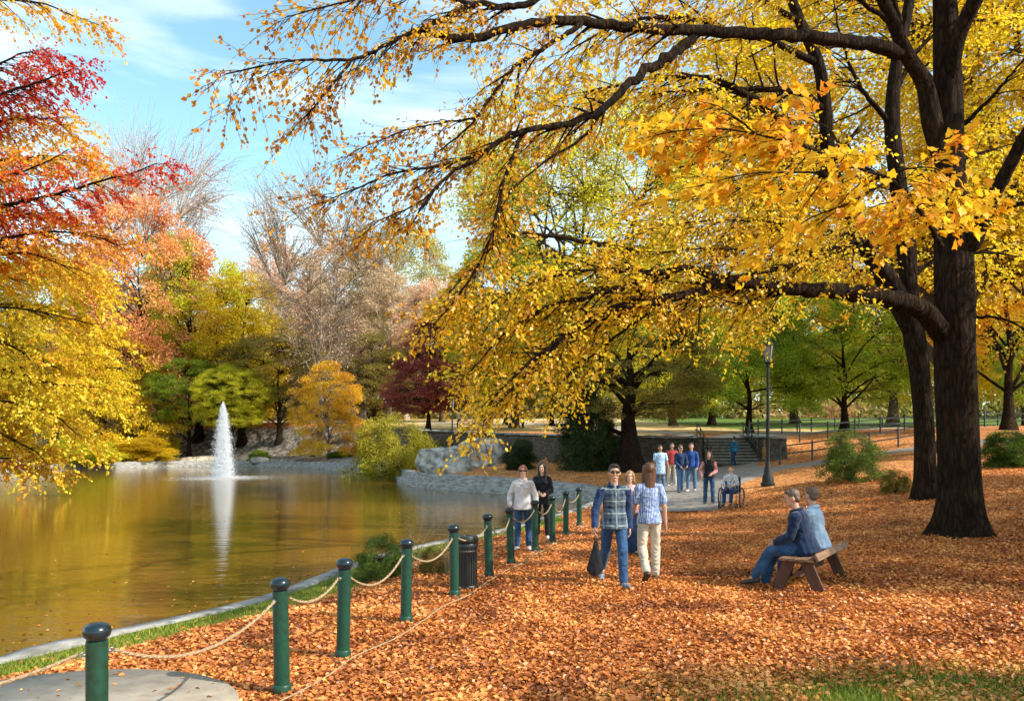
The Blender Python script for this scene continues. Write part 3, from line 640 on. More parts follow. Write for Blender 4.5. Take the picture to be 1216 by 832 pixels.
# the big yellow one and what stands round it
T('vase', 690, 64, 125, 330, 'canary', B_BROWN, 'large pale yellow tree with many fanned stems seen between the oak limbs', 'fan_tree', group=G1, rz=.7)
T('broad_b', 610, 72, 270, 190, 'lime', B_BROWN, 'lime yellow tree left of the large pale yellow fan tree', 'lime_tree', group=G1, rz=1.1)
T('stout', 748, 41.5, 350, 215, 'olive', B_DARK, 'spreading olive tree with thick dark trunk beside the stone steps', 'dark_trunked_tree', group=G2, rz=2.1)
T('dense', 700, 42.5, 462, 76, 'deep', B_DARK, 'tall dark evergreen bush left of the thick dark trunk', 'evergreen_bush', 'bush', 'bushes round the pond', rz=2)
T('broad_b', 800, 78, 330, 170, 'lime', B_BROWN, 'soft lime tree beyond the steps left of the bright green tree', 'lime_tree', group=G2, rz=4)
T('oval_b', 845, 84, 340, 110, 'yellow', B_DARK, 'thin trunked yellow tree on the meadow above the steps', 'yellow_tree', group=G2, rz=2.7)
T('broad_b', 890, 57, 318, 165, 'green', B_DARK, 'bright green tree behind the street lamp', 'green_tree', group=G2, rz=1.9)
T('broad', 1003, 56, 322, 190, 'green', B_DARK, 'broad green tree behind the upper rail fence', 'green_tree', group=G2, rz=.9)
T('broad_b', 945, 90, 300, 190, 'lime', B_BROWN, 'lime tree between the two green trees further up the slope', 'lime_tree', group=G2, rz=3.3)
T('fine', 1060, 78, 250, 230, 'yellow', B_BROWN, 'yellow tree behind the leaning oak trunk', 'yellow_tree', group=G2, rz=.1)
T('fine', 1198, 50, 215, 260, 'gold', B_DARK, 'golden tree with dark trunk beyond the fence at the right edge', 'golden_tree', group=G2, rz=.5)
T('broad_b', 1150, 82, 280, 200, 'yellow', B_BROWN, 'yellow tree seen just right of the big oak trunk', 'yellow_tree', group=G2, rz=5)
T('broad_b', 1260, 70, 230, 240, 'yellow', B_BROWN, 'yellow tree cut off by the right edge far up the slope', 'yellow_tree', group=G2, rz=5)
T('broad', 1215, 60, 380, 60, 'green', B_DARK, 'small dark green tree at the right edge beyond the road', 'green_tree', group=G2, rz=1)
# tall crowns behind the oaks
T('fine', 1138, 36, -60, 640, 'yellow', B_BROWN, 'tall yellow tree whose crown spreads behind the leaning trunk', 'yellow_tree', group=G2, rz=2.4, pz=1.6)
T('fine', 1310, 34, -120, 420, 'yellow', B_BROWN, 'tall yellow tree behind the big oak trunk', 'yellow_tree', group=G2, rz=.6, pz=1.9)
# shrubs
T('shrub', 466, 56, 492, 118, 'olime', B_BROWN, 'spreading yellow green shrub left of the boulder at the water edge', 'shrub', 'shrub', 'bushes round the pond', rz=1)
T('dense', 618, 45, 522, 40, 'deep', B_DARK, 'round dark green bush in front of the stone wall', 'bush', 'bush', 'bushes round the pond', rz=.5)
T('shrub', 1010, 24.5, 510, 78, 'moss', B_BROWN, 'loose green shrub between the lamp and the leaning oak', 'shrub', 'shrub', 'bushes round the pond', rz=.5)
T('dense', 1200, 26, 512, 70, 'moss', B_DARK, 'dark green bush at the right edge behind the big oak', 'bush', 'bush', 'bushes round the pond', rz=3.5)
T('shrub', 848, 25.5, 566, 6, 'deep', B_DARK, 'tiny', 'bush') if False else None
T('shrub', 840 + 223, 21.5, 557, 40, 'olive', B_BROWN, 'small thin shrub at the foot of the leaning oak', 'shrub', 'shrub', 'bushes round the pond', rz=2.5)
T('dense', 168, 86, 520, 82, 'yellow', B_BROWN, 'low yellow bush on the pale far bank left of the fountain', 'bush', 'bush', 'bushes round the pond', rz=.5)
T('dense', 95, 78, 520, 90, 'lime', B_BROWN, 'low lime bush on the far bank at left, beside the low yellow bush', 'bush', 'bush', 'bushes round the pond', rz=2.5)
T('dense', 308, 88, 534, 26, 'green', B_BROWN, 'small green bush on the stony bank just right of the fountain', 'bush', 'bush', 'bushes round the pond', rz=2.5)
T('dense', 402, 84, 536, 30, 'green', B_BROWN, 'small green bush on the stony bank left of the yellow green shrub', 'bush', 'bush', 'bushes round the pond', rz=1.5)
# grove of dark stems behind the fountain
for i_, (px_, D_, t_, w_, l_, lb) in enumerate([(210, 116, 400, 50, 'green', 'slim dark stemmed tree at the left end of the grove behind the fountain'), (250, 104, 392, 56, 'green', 'slim dark stemmed tree leaning beside the fountain jet'), (300, 108, 410, 60, 'lime', 'slim dark stemmed tree right of the fountain jet'), (190, 120, 380, 60, 'lime', 'slim tree with pale green crown under the orange tree'), (600, 88, 420, 70, 'lime', 'slim tree on the straw meadow right of the burgundy tree'), (655, 84, 410, 80, 'olive', 'slim tree on the straw meadow behind the round dark bush'), (800, 96, 400, 70, 'lime', 'slim tree on the far meadow above the steps')]):
    T('oval_b', px_, D_, t_, w_, l_, B_DARK, lb, 'slim_tree', group=G3, rz=i_)
# distant woods: one mass of crowns nobody could count
def woods():
    g = np.random.default_rng(77); C = []; ton = []; items = []
    for k in range(150):
        a = R(g.uniform(-50, 50)); D = g.uniform(135, 190); x = D * math.tan(a) if abs(a) < R(50) else 0; Hh = g.uniform(15, 24); z = hz(x, D); rad = g.uniform(5, 8)
        if -70 < x < -14 and False: Hh *= .7
        n = 1500; u = g.normal(0, 1, (n, 3)); u /= np.linalg.norm(u, axis=1, keepdims=True); u *= (g.random(n) ** .35)[:, None]
        p_ = np.array([x, D, z + Hh * .58]) + u * np.array([rad, rad * .8, Hh * .42]) * (1 + .25 * np.sin(u[:, :1] * 7 + k) * np.cos(u[:, 2:] * 8))
        C.append(p_); ton.append(np.clip(g.normal(g.random(), .12, n), 0, 1)); items.append((np.array([[x, D, z - .5], [x + .3, D, z + Hh * .4], [x, D, z + Hh * .8]]), np.array([.35, .28, .1]), 5))
    for k in range(240):
        a = R(g.uniform(-50, 50)); D = g.uniform(128, 175); x = D * math.tan(a); n = 260; rad = g.uniform(4, 8)
        C.append(np.array([x, D, hz(x, D) + 1.2]) + g.normal(0, 1, (n, 3)) * np.array([rad * .5, rad * .5, 1.3])); ton.append(np.clip(g.normal(g.uniform(.1, .45), .12, n), 0, 1))
    C = np.concatenate(C); n = len(C); ton = np.concatenate(ton)
    me = leaves_mesh('woods', C, g.normal(0, 1, (n, 3)), g.normal(0, .7, (n, 3)) + np.array([0, -.3, .7]), g.uniform(.5, .95, n), ton, RH)
    r = link('distant_woods', me, L_('woods_leaf', (.10, .11, .02), (.36, .30, .05), (.50, .27, .10), (.38, .16, .07), (.22, .20, .04), zs=.04)); tag(r, kind='stuff')
    tag(link('distant_stems', tubes_mesh('stems', items), B_BROWN), kind='stuff')
woods()

# ---------------------------------------------------------------- traced trees near the camera
def spray(limbs, seed, ls, shape=OV, twig=(.22, .6), sub=(.9, 2.2), step=.22, tstep=.11, lstep=.055, droop=.25, sparse_tip=0.0):
    """limbs: (pts Nx3 world, r0, r1, density, tone, t0). returns wood tubes, leaf arrays"""
    g = np.random.default_rng(seed); items = []; LC = []; LT = []; LN = []; LS = []; LV = []
    for pts, r0, r1, dens, tone, t0, sf in limbs:
        n = max(8, int(len(pts) * 5)); Q = bez(pts, n); r_ = r0 + (r1 - r0) * np.linspace(0, 1, n) ** .8
        Q[1:-1] += g.normal(0, 1, (n - 2, 3)) * np.minimum(r_[1:-1], .05)[:, None] * .35
        items.append((Q, r_, 12 if r0 > .08 else 7))
        if dens <= 0: continue
        d = np.r_[0, np.cumsum(np.linalg.norm(np.diff(Q, axis=0), axis=1))]; Ltot = d[-1]; s = Ltot * t0
        TT = np.gradient(Q, axis=0); TT /= np.linalg.norm(TT, axis=1, keepdims=True)
        while s < Ltot:
            t = s / Ltot; i = min(np.searchsorted(d, s), n - 1); p0 = Q[i]; tg = TT[i]
            s += step / dens * g.uniform(.6, 1.4)
            side = np.cross(tg, [0, 0, 1.]); side /= np.linalg.norm(side) + 1e-6; sg = (1 if side[1] > 0 else -1) * (1 if g.random() < .78 else -1)
            dr = tg * g.uniform(.4, 1.1) + side * sg * g.uniform(.35, 1.1) + np.array([0, 0, 1]) * g.normal(-.02, .38); dr /= np.linalg.norm(dr)
            L = g.uniform(*sub) * (1.1 - .55 * t) * sf; k = 6; u = np.linspace(0, 1, k)[:, None]
            P = p0 + dr * u * L - np.array([0, 0, 1]) * droop * L * u ** 2 + g.normal(0, .035 * L, (k, 3)) * u
            P = bez(P, 8); rs = min(r_[i] * .45, .028); items.append((P, np.linspace(rs, .003, 8), 4))
            # twigs
            nt_ = max(2, int(L / tstep)); tp = np.gradient(P, axis=0); tp /= np.linalg.norm(tp, axis=1, keepdims=True)
            for q in range(nt_):
                f = g.uniform(.18, 1.0) * 6.99; a = int(f); b0 = P[a] * (1 - (f - a)) + P[a + 1] * (f - a)
                sd = np.cross(tp[a], [0, 0, 1.]); sd /= np.linalg.norm(sd) + 1e-6
                dd = tp[a] * g.uniform(.5, 1.1) + sd * g.choice([-1, 1]) * g.uniform(.3, 1) + np.array([0, 0, 1]) * g.normal(-.05, .32); dd /= np.linalg.norm(dd)
                l = g.uniform(*twig); uu = np.linspace(0, 1, 3)[:, None]; tw = b0 + dd * uu * l - np.array([0, 0, 1]) * .18 * l * uu ** 2
                items.append((tw, np.array([.0035, .0028, .0015]), 3))
                nl = max(2, int(l / lstep)); v = g.uniform(.1, 1.05, nl)[:, None]
                c = b0 + dd * v * l - np.array([0, 0, 1]) * .18 * l * v ** 2 + g.normal(0, .022, (nl, 3))
                LC.append(c); td = dd + g.normal(0, .55, (nl, 3)) + np.array([0, 0, -.45]); LT.append(td)
                LN.append(g.normal(0, .55, (nl, 3)) + np.array([0, 0, .8])); LS.append(ls * g.uniform(.6, 1.3, nl)); LV.append(np.clip(tone + g.normal(0, .11) + g.normal(0, .09, nl), 0, 1))
    if not LC: return items, None
    return items, (np.concatenate(LC), np.concatenate(LT), np.concatenate(LN), np.concatenate(LS), np.concatenate(LV))
def A(*pts): return np.array([at(*p) for p in pts])
def big_trunk(pts, radii, seed, flare=1.0, k=72, n=170, knots=()):
    """bark ridges and root flare modelled in the mesh"""
    g = np.random.default_rng(seed); Q = bez(np.c_[pts, radii], n); P = Q[:, :3]; r_ = Q[:, 3]
    V, Fq = tube_arrays(P, r_, k); V = V.reshape(n, k, 3); d = V - P[:, None]; hgt_ = P[:, 2] - P[0, 2]
    a = np.arange(k) * 2 * np.pi / k
    fl = np.exp(-np.clip(hgt_, 0, None) / .42)[:, None] * (.28 + .42 * np.clip(np.cos(a * 5 + seed), 0, 1) ** 1.5 + .2 * np.clip(np.cos(a * 3 + 1.7), 0, 1))[None] * flare
    rid = np.array([[mnoise.noise((math.cos(t) * 7 + seed, math.sin(t) * 7, z * .8)) * .05 + mnoise.noise((math.cos(t) * 2 + seed, math.sin(t) * 2, z * .45)) * .07 for t in a] for z in hgt_])
    V = P[:, None] + d * (1 + fl + rid)[:, :, None]
    return V.reshape(-1, 3), Fq
def traced_tree(name, label, trunk, limbs, spr, bark_, lmat, seed, shape=OV, group=None, flare=1.0, extra_crowns=()):
    base = trunk[0][0][0].copy(); r = empty(name, base, 0, label, 'tree', group)
    Vs = []; Fs = []; b = 0
    for pts, rad_, fl, kk in trunk:
        V, Fq = big_trunk(pts, rad_, seed + b % 7, fl, kk, 150 if kk > 40 else 60); Vs.append(V); Fs.append(Fq + b); b += len(V)
    items, lv = spray(limbs, seed, shape=shape, **spr)
    for pts, rr_, k in items:
        V, Fq = tube_arrays(pts, rr_, k); Vs.append(V); Fs.append(Fq + b); b += len(V)
    V = np.concatenate(Vs) - base
    link('trunk', mesh_np('trunk', V, np.concatenate(Fs), smooth=True), bark_, r)
    if lv is not None:
        link('crown', leaves_mesh('crown', lv[0] - base, lv[1], lv[2], lv[3], lv[4], shape), lmat, r)
        print(name, 'leaves', len(lv[0]), 'wood verts', b)
    return r
AMBER = leaf_mat('amber_leaf', [(.05, (.34, .11, .015)), (.28, (.66, .28, .015)), (.5, (.90, .50, .014)), (.72, (.95, .68, .02)), (.95, (.96, .80, .05))], .55, .16, .5, .05)
# the big oak at right
z0 = hz(*at(1143, 635, 14.9)[:2])
tb = at(1143, 635, 14.9); tb[2] = z0 - .08
trunk1 = [(np.vstack([tb, A((1141, 600, 14.9), (1138, 540, 14.9), (1136, 470, 14.9), (1134, 400, 14.9), (1134, 340, 14.9), (1132, 280, 14.9), (1128, 200, 14.9), (1126, 120, 14.9), (1124, 60, 14.9), (1122, 0, 14.9), (1118, -90, 14.9), (1110, -220, 14.9))]),
           np.array([.41, .37, .355, .35, .345, .34, .32, .26, .25, .23, .2, .15, .06]), 1.0, 80),
          (A((1122, 210, 14.9), (1108, 150, 14.8), (1098, 100, 14.7), (1078, 66, 14.5), (1062, 30, 14.3), (1046, -5, 14.2), (1020, -60, 14), (990, -130, 14)), np.array([.11, .18, .15, .13, .11, .10, .08, .04]), 0, 24),
          (A((1128, 120, 14.9), (1134, 60, 14.6), (1146, 25, 14.4), (1160, -5, 14.2), (1185, -70, 14), (1220, -140, 14)), np.array([.12, .14, .13, .13, .1, .05]), 0, 24),
          (A((1128, 300, 14.9), (1152, 290, 14.7), (1165, 262, 14.5), (1180, 232, 14.3), (1200, 195, 14), (1222, 155, 13.7), (1260, 110, 13.4)), np.array([.16, .17, .135, .12, .11, .1, .06]), 0, 24)]
LB = lambda pts, r0, r1, d=1, tone=.55, t0=.15, sf=1.0: (A(*pts), r0, r1, d, tone, t0, sf)
limbs1 = [  # lower tone on left tip limbs paints their backlit darkness into the leaf colour
    LB([(1072, 62, 14.5), (1040, 55, 14.2), (1005, 49, 13.8), (930, 41, 13.2), (853, 38, 12.4), (777, 34, 11.8), (700, 27, 11.2), (645, 24, 10.8), (600, 35, 10.4), (560, 45, 10.2), (500, 38, 9.8)], .13, .045, .7, .45, .45, .5),
    LB([(700, -40, 11), (630, 2, 10.5), (593, 7, 10.3), (565, 5, 10.1), (536, 18, 9.9), (500, 35, 9.7), (471, 47, 9.5), (442, 62, 9.3), (420, 69, 9.2), (384, 71, 9.1), (348, 72, 9.0), (312, 78, 8.9), (268, 88, 8.8)], .06, .008, 1.5, .32, .25, .42),
    LB([(420, 69, 9.2), (395, 100, 9.1), (372, 128, 9.0), (352, 148, 9.0)], .02, .006, 1.5, .30, .2, .28),
    LB([(560, 5, 10.1), (480, -12, 9.8), (400, 5, 9.4), (340, 20, 9.2)], .03, .006, 1.3, .34, .2, .4),
    LB([(823, 46, 12.2), (787, 71, 11.9), (752, 96, 11.6), (716, 127, 11.3), (676, 147, 11), (630, 154, 10.6), (601, 162, 10.4), (572, 184, 10.2), (543, 202, 10), (521, 220, 9.8), (498, 250, 9.7)], .085, .015, 1.3, .42, .3, .5),
    LB([(572, 184, 10.2), (520, 196, 9.9), (470, 205, 9.7), (420, 225, 9.5), (370, 245, 9.3)], .025, .006, 2.0, .34, .1, .32),
    LB([(521, 222, 9.8), (490, 245, 9.7), (450, 262, 9.6), (430, 280, 9.5)], .015, .005, 1.8, .34, .1, .3),
    LB([(690, 28, 11), (640, 61, 10.7), (611, 79, 10.5), (583, 115, 10.3), (565, 141, 10.2), (540, 165, 10.1), (520, 180, 10)], .04, .01, 1.1, .38, .2, .42),
    LB([(620, 70, 10.6), (612, 110, 10.6), (612, 140, 10.6)], .02, .008, .8, .4, .2, .3),
    LB([(565, 141, 10.2), (500, 150, 9.9), (455, 165, 9.7), (420, 180, 9.5)], .016, .005, 1.8, .32, .1, .3),
    LB([(620, 160, 10.6), (600, 210, 10.5), (590, 250, 10.5), (575, 300, 10.5), (545, 350, 10.4), (515, 385, 10.3)], .03, .008, 1.9, .48, .1, .5),
    LB([(720, 125, 11.3), (690, 165, 11.2), (650, 190, 11), (610, 225, 10.8), (585, 265, 10.6)], .03, .006, .8, .45, .4, .35),
    LB([(757, 297, 12.5), (700, 288, 12), (640, 278, 11.6), (600, 282, 11.3), (560, 320, 11), (530, 350, 10.8)], .05, .008, .9, .5, .5, .4),
    # low limb
    LB([(1122, 400, 14.9), (1105, 377, 14.6), (1081, 361, 14.2), (1036, 351, 13.7), (985, 345, 13.2), (924, 342, 12.7), (863, 334, 12.2), (823, 349, 11.9), (792, 355, 11.6), (745, 362, 11.3), (702, 378, 11), (676, 395, 10.9), (650, 413, 10.8), (624, 435, 10.7), (590, 467, 10.6)], .21, .014, 1.7, .66, .42, .6),
    LB([(870, 337, 12.2), (823, 320, 12), (792, 322, 11.8), (742, 340, 11.5), (700, 352, 11.2), (650, 365, 11), (600, 395, 10.9), (560, 440, 10.8)], .06, .008, 2.2, .64, .15, .6),
    LB([(792, 322, 11.8), (730, 320, 11.3), (670, 325, 11), (610, 345, 10.8), (560, 375, 10.7)], .035, .006, 2.2, .6, .1, .6),
    LB([(790, 356, 11.6), (750, 385, 11.8), (705, 420, 11.8), (670, 450, 11.7), (655, 480, 11.6)], .03, .006, 2.0, .7, .1, .5),
    LB([(676, 395, 10.9), (640, 430, 10.6), (600, 470, 10.4), (575, 500, 10.3)], .02, .005, 2.2, .7, .1, .4),
    LB([(700, 378, 11), (660, 405, 11.6), (610, 420, 11.8), (565, 455, 11.8)], .02, .005, 2.2, .66, .1, .5),
    LB([(924, 342, 12.7), (880, 360, 12), (840, 352, 11.7), (800, 375, 11.4)], .02, .005, 1.6, .75, .2, .4),
    LB([(930, 343, 12.6), (918, 365, 12.5), (910, 385, 12.4), (905, 400, 12.4)], .012, .005, 2.2, .66, .05, .25),
    LB([(1091, 261, 14.5), (1041, 281, 14), (985, 296, 13.4), (924, 319, 12.8), (860, 330, 12.4)], .045, .02, 1.0, .68, .1),
    LB([(1041, 281, 14), (960, 270, 13.2), (880, 262, 12.6), (810, 265, 12.2), (750, 280, 11.9)], .03, .006, 1.5, .66, .1),
    LB([(985, 296, 13.4), (920, 300, 12.6), (850, 295, 12.1), (780, 300, 11.8)], .03, .006, 1.4, .68, .1),
    LB([(1000, 240, 13), (930, 225, 12.4), (860, 225, 12), (800, 240, 11.8)], .03, .006, 1.4, .64, .1),
    # upper interior
    LB([(1062, 30, 14.3), (1000, -10, 14), (930, -20, 13.6), (860, -10, 13.2)], .05, .01, .7, .6, .2),
    LB([(1177, 253, 14.3), (1216, 241, 14), (1260, 225, 13.7)], .06, .02, .8, .62, .4),
    LB([(1145, 147, 14.9), (1177, 116, 14.6), (1203, 86, 14.3), (1225, 60, 14)], .05, .012, .8, .6, .4),
    LB([(1150, 375, 14.9), (1190, 378, 14.4), (1225, 395, 14)], .035, .01, 1.0, .72, .3),
    LB([(1050, 0, 14.2), (1010, -60, 13.9), (960, -110, 13.5)], .08, .02, 1.2, .6, .1),
    LB([(1185, -70, 14), (1230, -100, 14), (1290, -120, 14)], .08, .02, 1.2, .6, .1),
    LB([(1118, -60, 14.9), (1118, -130, 13), (1110, -160, 11)], .08, .02, 1.2, .6, .1),
]
traced_tree('oak_tree', 'huge dark oak with furrowed trunk right of the bench, limbs reaching over the water', trunk1, limbs1, dict(ls=.056, step=.125, sub=(.8, 2.0), lstep=.042, droop=.14), B_DARK, AMBER, 21)
# maple spray in front of the oak trunk, bright orange and yellow
MAPM = leaf_mat('maple_leaf', [(.05, (.62, .16, .02)), (.3, (.80, .33, .02)), (.55, (.88, .52, .02)), (.95, (.95, .68, .04))], .5, .22, .8, .015)
limbsM = [LB([(1118, 292, 14.3), (1106, 270, 12.5), (1086, 243, 10.6), (1056, 213, 9.6), (1015, 198, 8.9), (960, 175, 8.5), (900, 160, 8.2), (840, 152, 8.0), (780, 160, 7.9)], .05, .006, .9, .5, .25),
          LB([(1015, 198, 8.9), (960, 205, 8.4), (900, 205, 8.1), (850, 215, 8)], .02, .005, 1.0, .62, .1),
          LB([(1050, 210, 9.4), (1080, 200, 9), (1110, 200, 8.8), (1130, 212, 8.7)], .015, .005, 1.0, .55, .1),
          LB([(1056, 213, 9.6), (1010, 240, 9.2), (960, 260, 9), (920, 290, 8.9)], .02, .005, .9, .7, .15),
          LB([(900, 160, 8.2), (860, 130, 8), (830, 120, 7.9)], .012, .004, 1.0, .35, .1),
          LB([(1000, 195, 8.8), (990, 160, 8.6), (960, 140, 8.5), (930, 140, 8.4)], .012, .004, 1.0, .38, .1),
          LB([(1100, 262, 12), (1125, 252, 11), (1150, 250, 10.6)], .012, .005, 1.0, .6, .2)]
items, lv = spray(limbsM, 31, .108, MP, twig=(.2, .45), sub=(.4, 1.0), step=.14, tstep=.10, lstep=.065, droop=.08)
OAK = bpy.data.objects['oak_tree']; ob = np.array(OAK.location)
Vs = []; Fs = []; b = 0
for pts, rr_, k in items: V, Fq = tube_arrays(pts, rr_, k); Vs.append(V); Fs.append(Fq + b); b += len(V)
o = link('branch', mesh_np('branch', np.concatenate(Vs) - ob, np.concatenate(Fs), smooth=True), B_DARK, OAK)
o = link('foliage_spray', leaves_mesh('foliage_spray', lv[0] - ob, lv[1], lv[2] + np.array([0, -.5, 0]), lv[3], lv[4], MP), MAPM, OAK)
o['label'] = 'large lobed orange and yellow leaves hanging in front of the trunk'
print('maple', len(lv[0]))
# the second, leaning oak
tb = at(1100, 588, 20); tb[2] = hz(tb[0], tb[1]) - .08
trunk2 = [(np.vstack([tb, A((1099, 560, 20), (1097, 500, 20), (1092, 440, 20), (1085, 395, 20), (1079, 340, 20), (1076, 290, 20), (1068, 230, 20), (1060, 150, 20), (1064, 80, 20), (1080, 0, 20), (1092, -120, 20))]), np.array([.27, .24, .23, .235, .25, .2, .23, .2, .18, .15, .12, .05]), .7, 56),
          (A((1086, 400, 20), (1066, 355, 19.8), (1048, 324, 19.6), (1020, 272, 19.3), (1000, 240, 19.2), (985, 190, 19), (980, 130, 18.9), (972, 76, 18.8), (950, 25, 18.7), (925, -40, 18.5), (890, -130, 18.5)), np.array([.2, .26, .25, .23, .2, .17, .15, .13, .12, .09, .04]), 0, 24)]
limbs2 = [LB([(1000, 240, 19.2), (960, 185, 18.8), (924, 140, 18.4), (885, 112, 18), (845, 95, 17.6), (790, 90, 17.2), (740, 100, 17), (690, 110, 16.8)], .14, .02, 1, .6, .2),
          LB([(980, 130, 18.9), (940, 108, 18.5), (880, 105, 18.2), (820, 108, 17.8), (770, 112, 17.5)], .1, .015, 1, .6, .2),
          LB([(972, 76, 18.8), (920, 50, 18.4), (850, 30, 18), (780, 20, 17.5), (710, 40, 17.2), (650, 80, 17)], .09, .012, 1, .58, .15),
          LB([(950, 25, 18.7), (880, -10, 18.2), (800, -30, 18), (700, -20, 17.5)], .08, .012, 1, .58, .15),
          LB([(985, 190, 19), (930, 180, 18.5), (860, 185, 18), (800, 200, 17.6), (800, 190, 17.4)], .08, .012, .7, .62, .15, .7),
          LB([(1060, 150, 20), (1020, 100, 19.6), (1000, 50, 19.4), (990, 0, 19.2)], .08, .015, 1, .66, .2),
          LB([(1062, 110, 20), (1090, 60, 20.2), (1130, 30, 20.5), (1190, 20, 21)], .08, .012, .8, .66, .2),
          LB([(1070, 240, 20), (1120, 200, 20.5), (1170, 180, 21), (1230, 170, 21.5)], .08, .012, 1, .74, .15),
          LB([(1078, 330, 20), (1110, 310, 20.5), (1170, 300, 21), (1240, 310, 21.5)], .08, .012, 1, .8, .15),
          LB([(1066, 220, 20), (1030, 200, 19.5), (980, 170, 19), (930, 150, 18.6)], .06, .012, .9, .64, .15),
          LB([(1048, 324, 19.6), (1000, 320, 19.4), (950, 320, 19), (900, 335, 18.7)], .05, .012, .9, .76, .15),
          LB([(1070, 30, 20), (1050, -30, 19.5), (1010, -80, 19)], .08, .02, 1, .6, .1)]
traced_tree('leaning_oak', 'second dark oak with a leaning forked trunk just behind the huge one', trunk2, limbs2, dict(ls=.095, step=.18, sub=(1.4, 3.2), twig=(.3, .8), tstep=.13, lstep=.085, droop=.2), B_DARK, AMBER, 22)
# left bank: red maple over yellow maple
REDM = LMAT['red']
tb = at(-150, 560, 36); tb[2] = hz(tb[0], tb[1]) - .1
trL = [(np.vstack([tb, A((-148, 450, 36), (-140, 300, 36), (-130, 150, 36), (-120, 0, 36), (-110, -120, 36))]), np.array([.5, .45, .4, .33, .22, .08]), .6, 40)]
limbsR = [LB([(-138, 280, 36), (-60, 258, 34), (0, 245, 33), (60, 232, 32), (120, 215, 31), (155, 206, 30.5), (186, 194, 30)], .16, .02, 1.0, .22, .3, .62),
          LB([(-135, 220, 36), (-60, 200, 34), (0, 190, 33), (55, 185, 32.5), (90, 192, 32)], .14, .02, 1.1, .80, .2, .8),
          LB([(-132, 180, 36), (-60, 140, 34), (0, 112, 33), (50, 96, 32), (88, 82, 31)], .14, .02, 1.1, .14, .2, .62),
          LB([(-130, 140, 36), (-60, 100, 34), (0, 75, 33), (30, 62, 32.5), (50, 66, 32)], .13, .02, 1.2, .22, .2, .7),
          LB([(-136, 250, 36), (-60, 225, 33), (0, 212, 32), (50, 195, 31), (80, 178, 30.5)], .12, .02, 1.2, .52, .2, .7),
          LB([(-140, 320, 36), (-60, 300, 34), (0, 285, 33), (60, 275, 32), (115, 282, 31.5), (140, 292, 31)], .13, .02, 1.0, .62, .2, .8),
          LB([(-130, 160, 36), (-70, 150, 36), (-20, 145, 35), (50, 140, 34), (75, 150, 33.5)], .12, .02, 1.3, .86, .1, .8),
          LB([(-125, 60, 36), (-60, 10, 34), (0, 0, 33), (50, 4, 32), (85, 18, 31.5), (118, 30, 31)], .12, .012, .8, .82, .1, .5),
          LB([(-138, 300, 36), (-60, 320, 35), (20, 300, 34), (85, 318, 33)], .1, .02, 1.1, .9, .2, .8),
          LB([(-136, 270, 36), (-60, 265, 35.5), (10, 255, 35), (70, 252, 34)], .1, .02, 1.1, .55, .2, .8),
          LB([(-120, 0, 36), (-60, -60, 35), (-10, -90, 34)], .1, .02, 1, .5, .2)]
REDM = leaf_mat('red_leaf_mix', [(.05, (.50, .02, .03)), (.22, (.78, .07, .025)), (.42, (.88, .20, .03)), (.62, (.90, .36, .03)), (.85, (.90, .55, .04))], .45, .1, .3, .03)
traced_tree('red_maple', 'scarlet and orange maple leaning over the pond from the left edge', trL, limbsR, dict(ls=.125, step=.19, sub=(1.6, 3.6), twig=(.4, 1.0), tstep=.16, lstep=.085, droop=.2), B_DARK, REDM, 23)
tb = at(-120, 570, 42); tb[2] = hz(tb[0], tb[1]) - .1
trY = [(np.vstack([tb, A((-118, 500, 42), (-112, 420, 42), (-105, 340, 42), (-95, 270, 42))]), np.array([.42, .38, .33, .22, .08]), .6, 32)]
limbsY = [LB([(-112, 420, 42), (-50, 395, 39), (0, 405, 38), (40, 425, 37.5), (70, 438, 37)], .12, .02, 1.1, .5, .2),
          LB([(-110, 380, 42), (-50, 350, 39), (0, 330, 38), (60, 325, 37), (100, 335, 36.5)], .12, .02, 1.1, .7, .2),
          LB([(-108, 350, 42), (-50, 320, 39), (0, 300, 38), (50, 305, 37), (95, 320, 36.5)], .12, .02, 1.0, .75, .2),
          LB([(-112, 430, 42), (-50, 430, 39), (10, 440, 37), (60, 455, 36), (120, 460, 35.5)], .12, .02, 1.0, .62, .2),
          LB([(-112, 400, 42), (-50, 370, 39), (10, 365, 37.5), (70, 375, 36.5), (110, 385, 36)], .12, .02, 1.1, .6, .2),
          LB([(-114, 460, 42), (-50, 465, 39), (0, 475, 37.5), (60, 490, 36.5), (90, 515, 36)], .1, .02, 1.0, .5, .2),
          LB([(-116, 490, 42), (-50, 500, 39), (0, 515, 37.5), (40, 535, 37), (55, 550, 36.5)], .1, .02, 1.0, .45, .2),
          LB([(-116, 480, 42), (-60, 520, 40), (-20, 540, 39), (25, 545, 38)], .1, .02, 1.0, .3, .2),
          LB([(-112, 440, 42), (-40, 450, 40), (20, 480, 39), (70, 470, 38)], .1, .02, 1.0, .7, .2)]
GOLD2 = leaf_mat('yellow_maple_leaf', [(.05, (.85, .22, .03)), (.25, (.90, .42, .03)), (.5, (.94, .66, .03)), (.8, (.95, .80, .06))], .5, .2, .12, .03)
traced_tree('yellow_maple', 'bright yellow maple hanging low over the water below the scarlet one', trY, limbsY, dict(ls=.14, step=.18, sub=(1.5, 3.6), twig=(.4, 1.0), tstep=.16, lstep=.085, droop=.25), B_DARK, GOLD2, 24)
# amber branch tips at the top left corner: a near tree standing left of the frame
tb = at(-420, 560, 15); tb[2] = hz(tb[0], tb[1]) - .1 if pond_sd(np.array([tb[0]]), np.array([tb[1]]))[0] > .5 else -.8
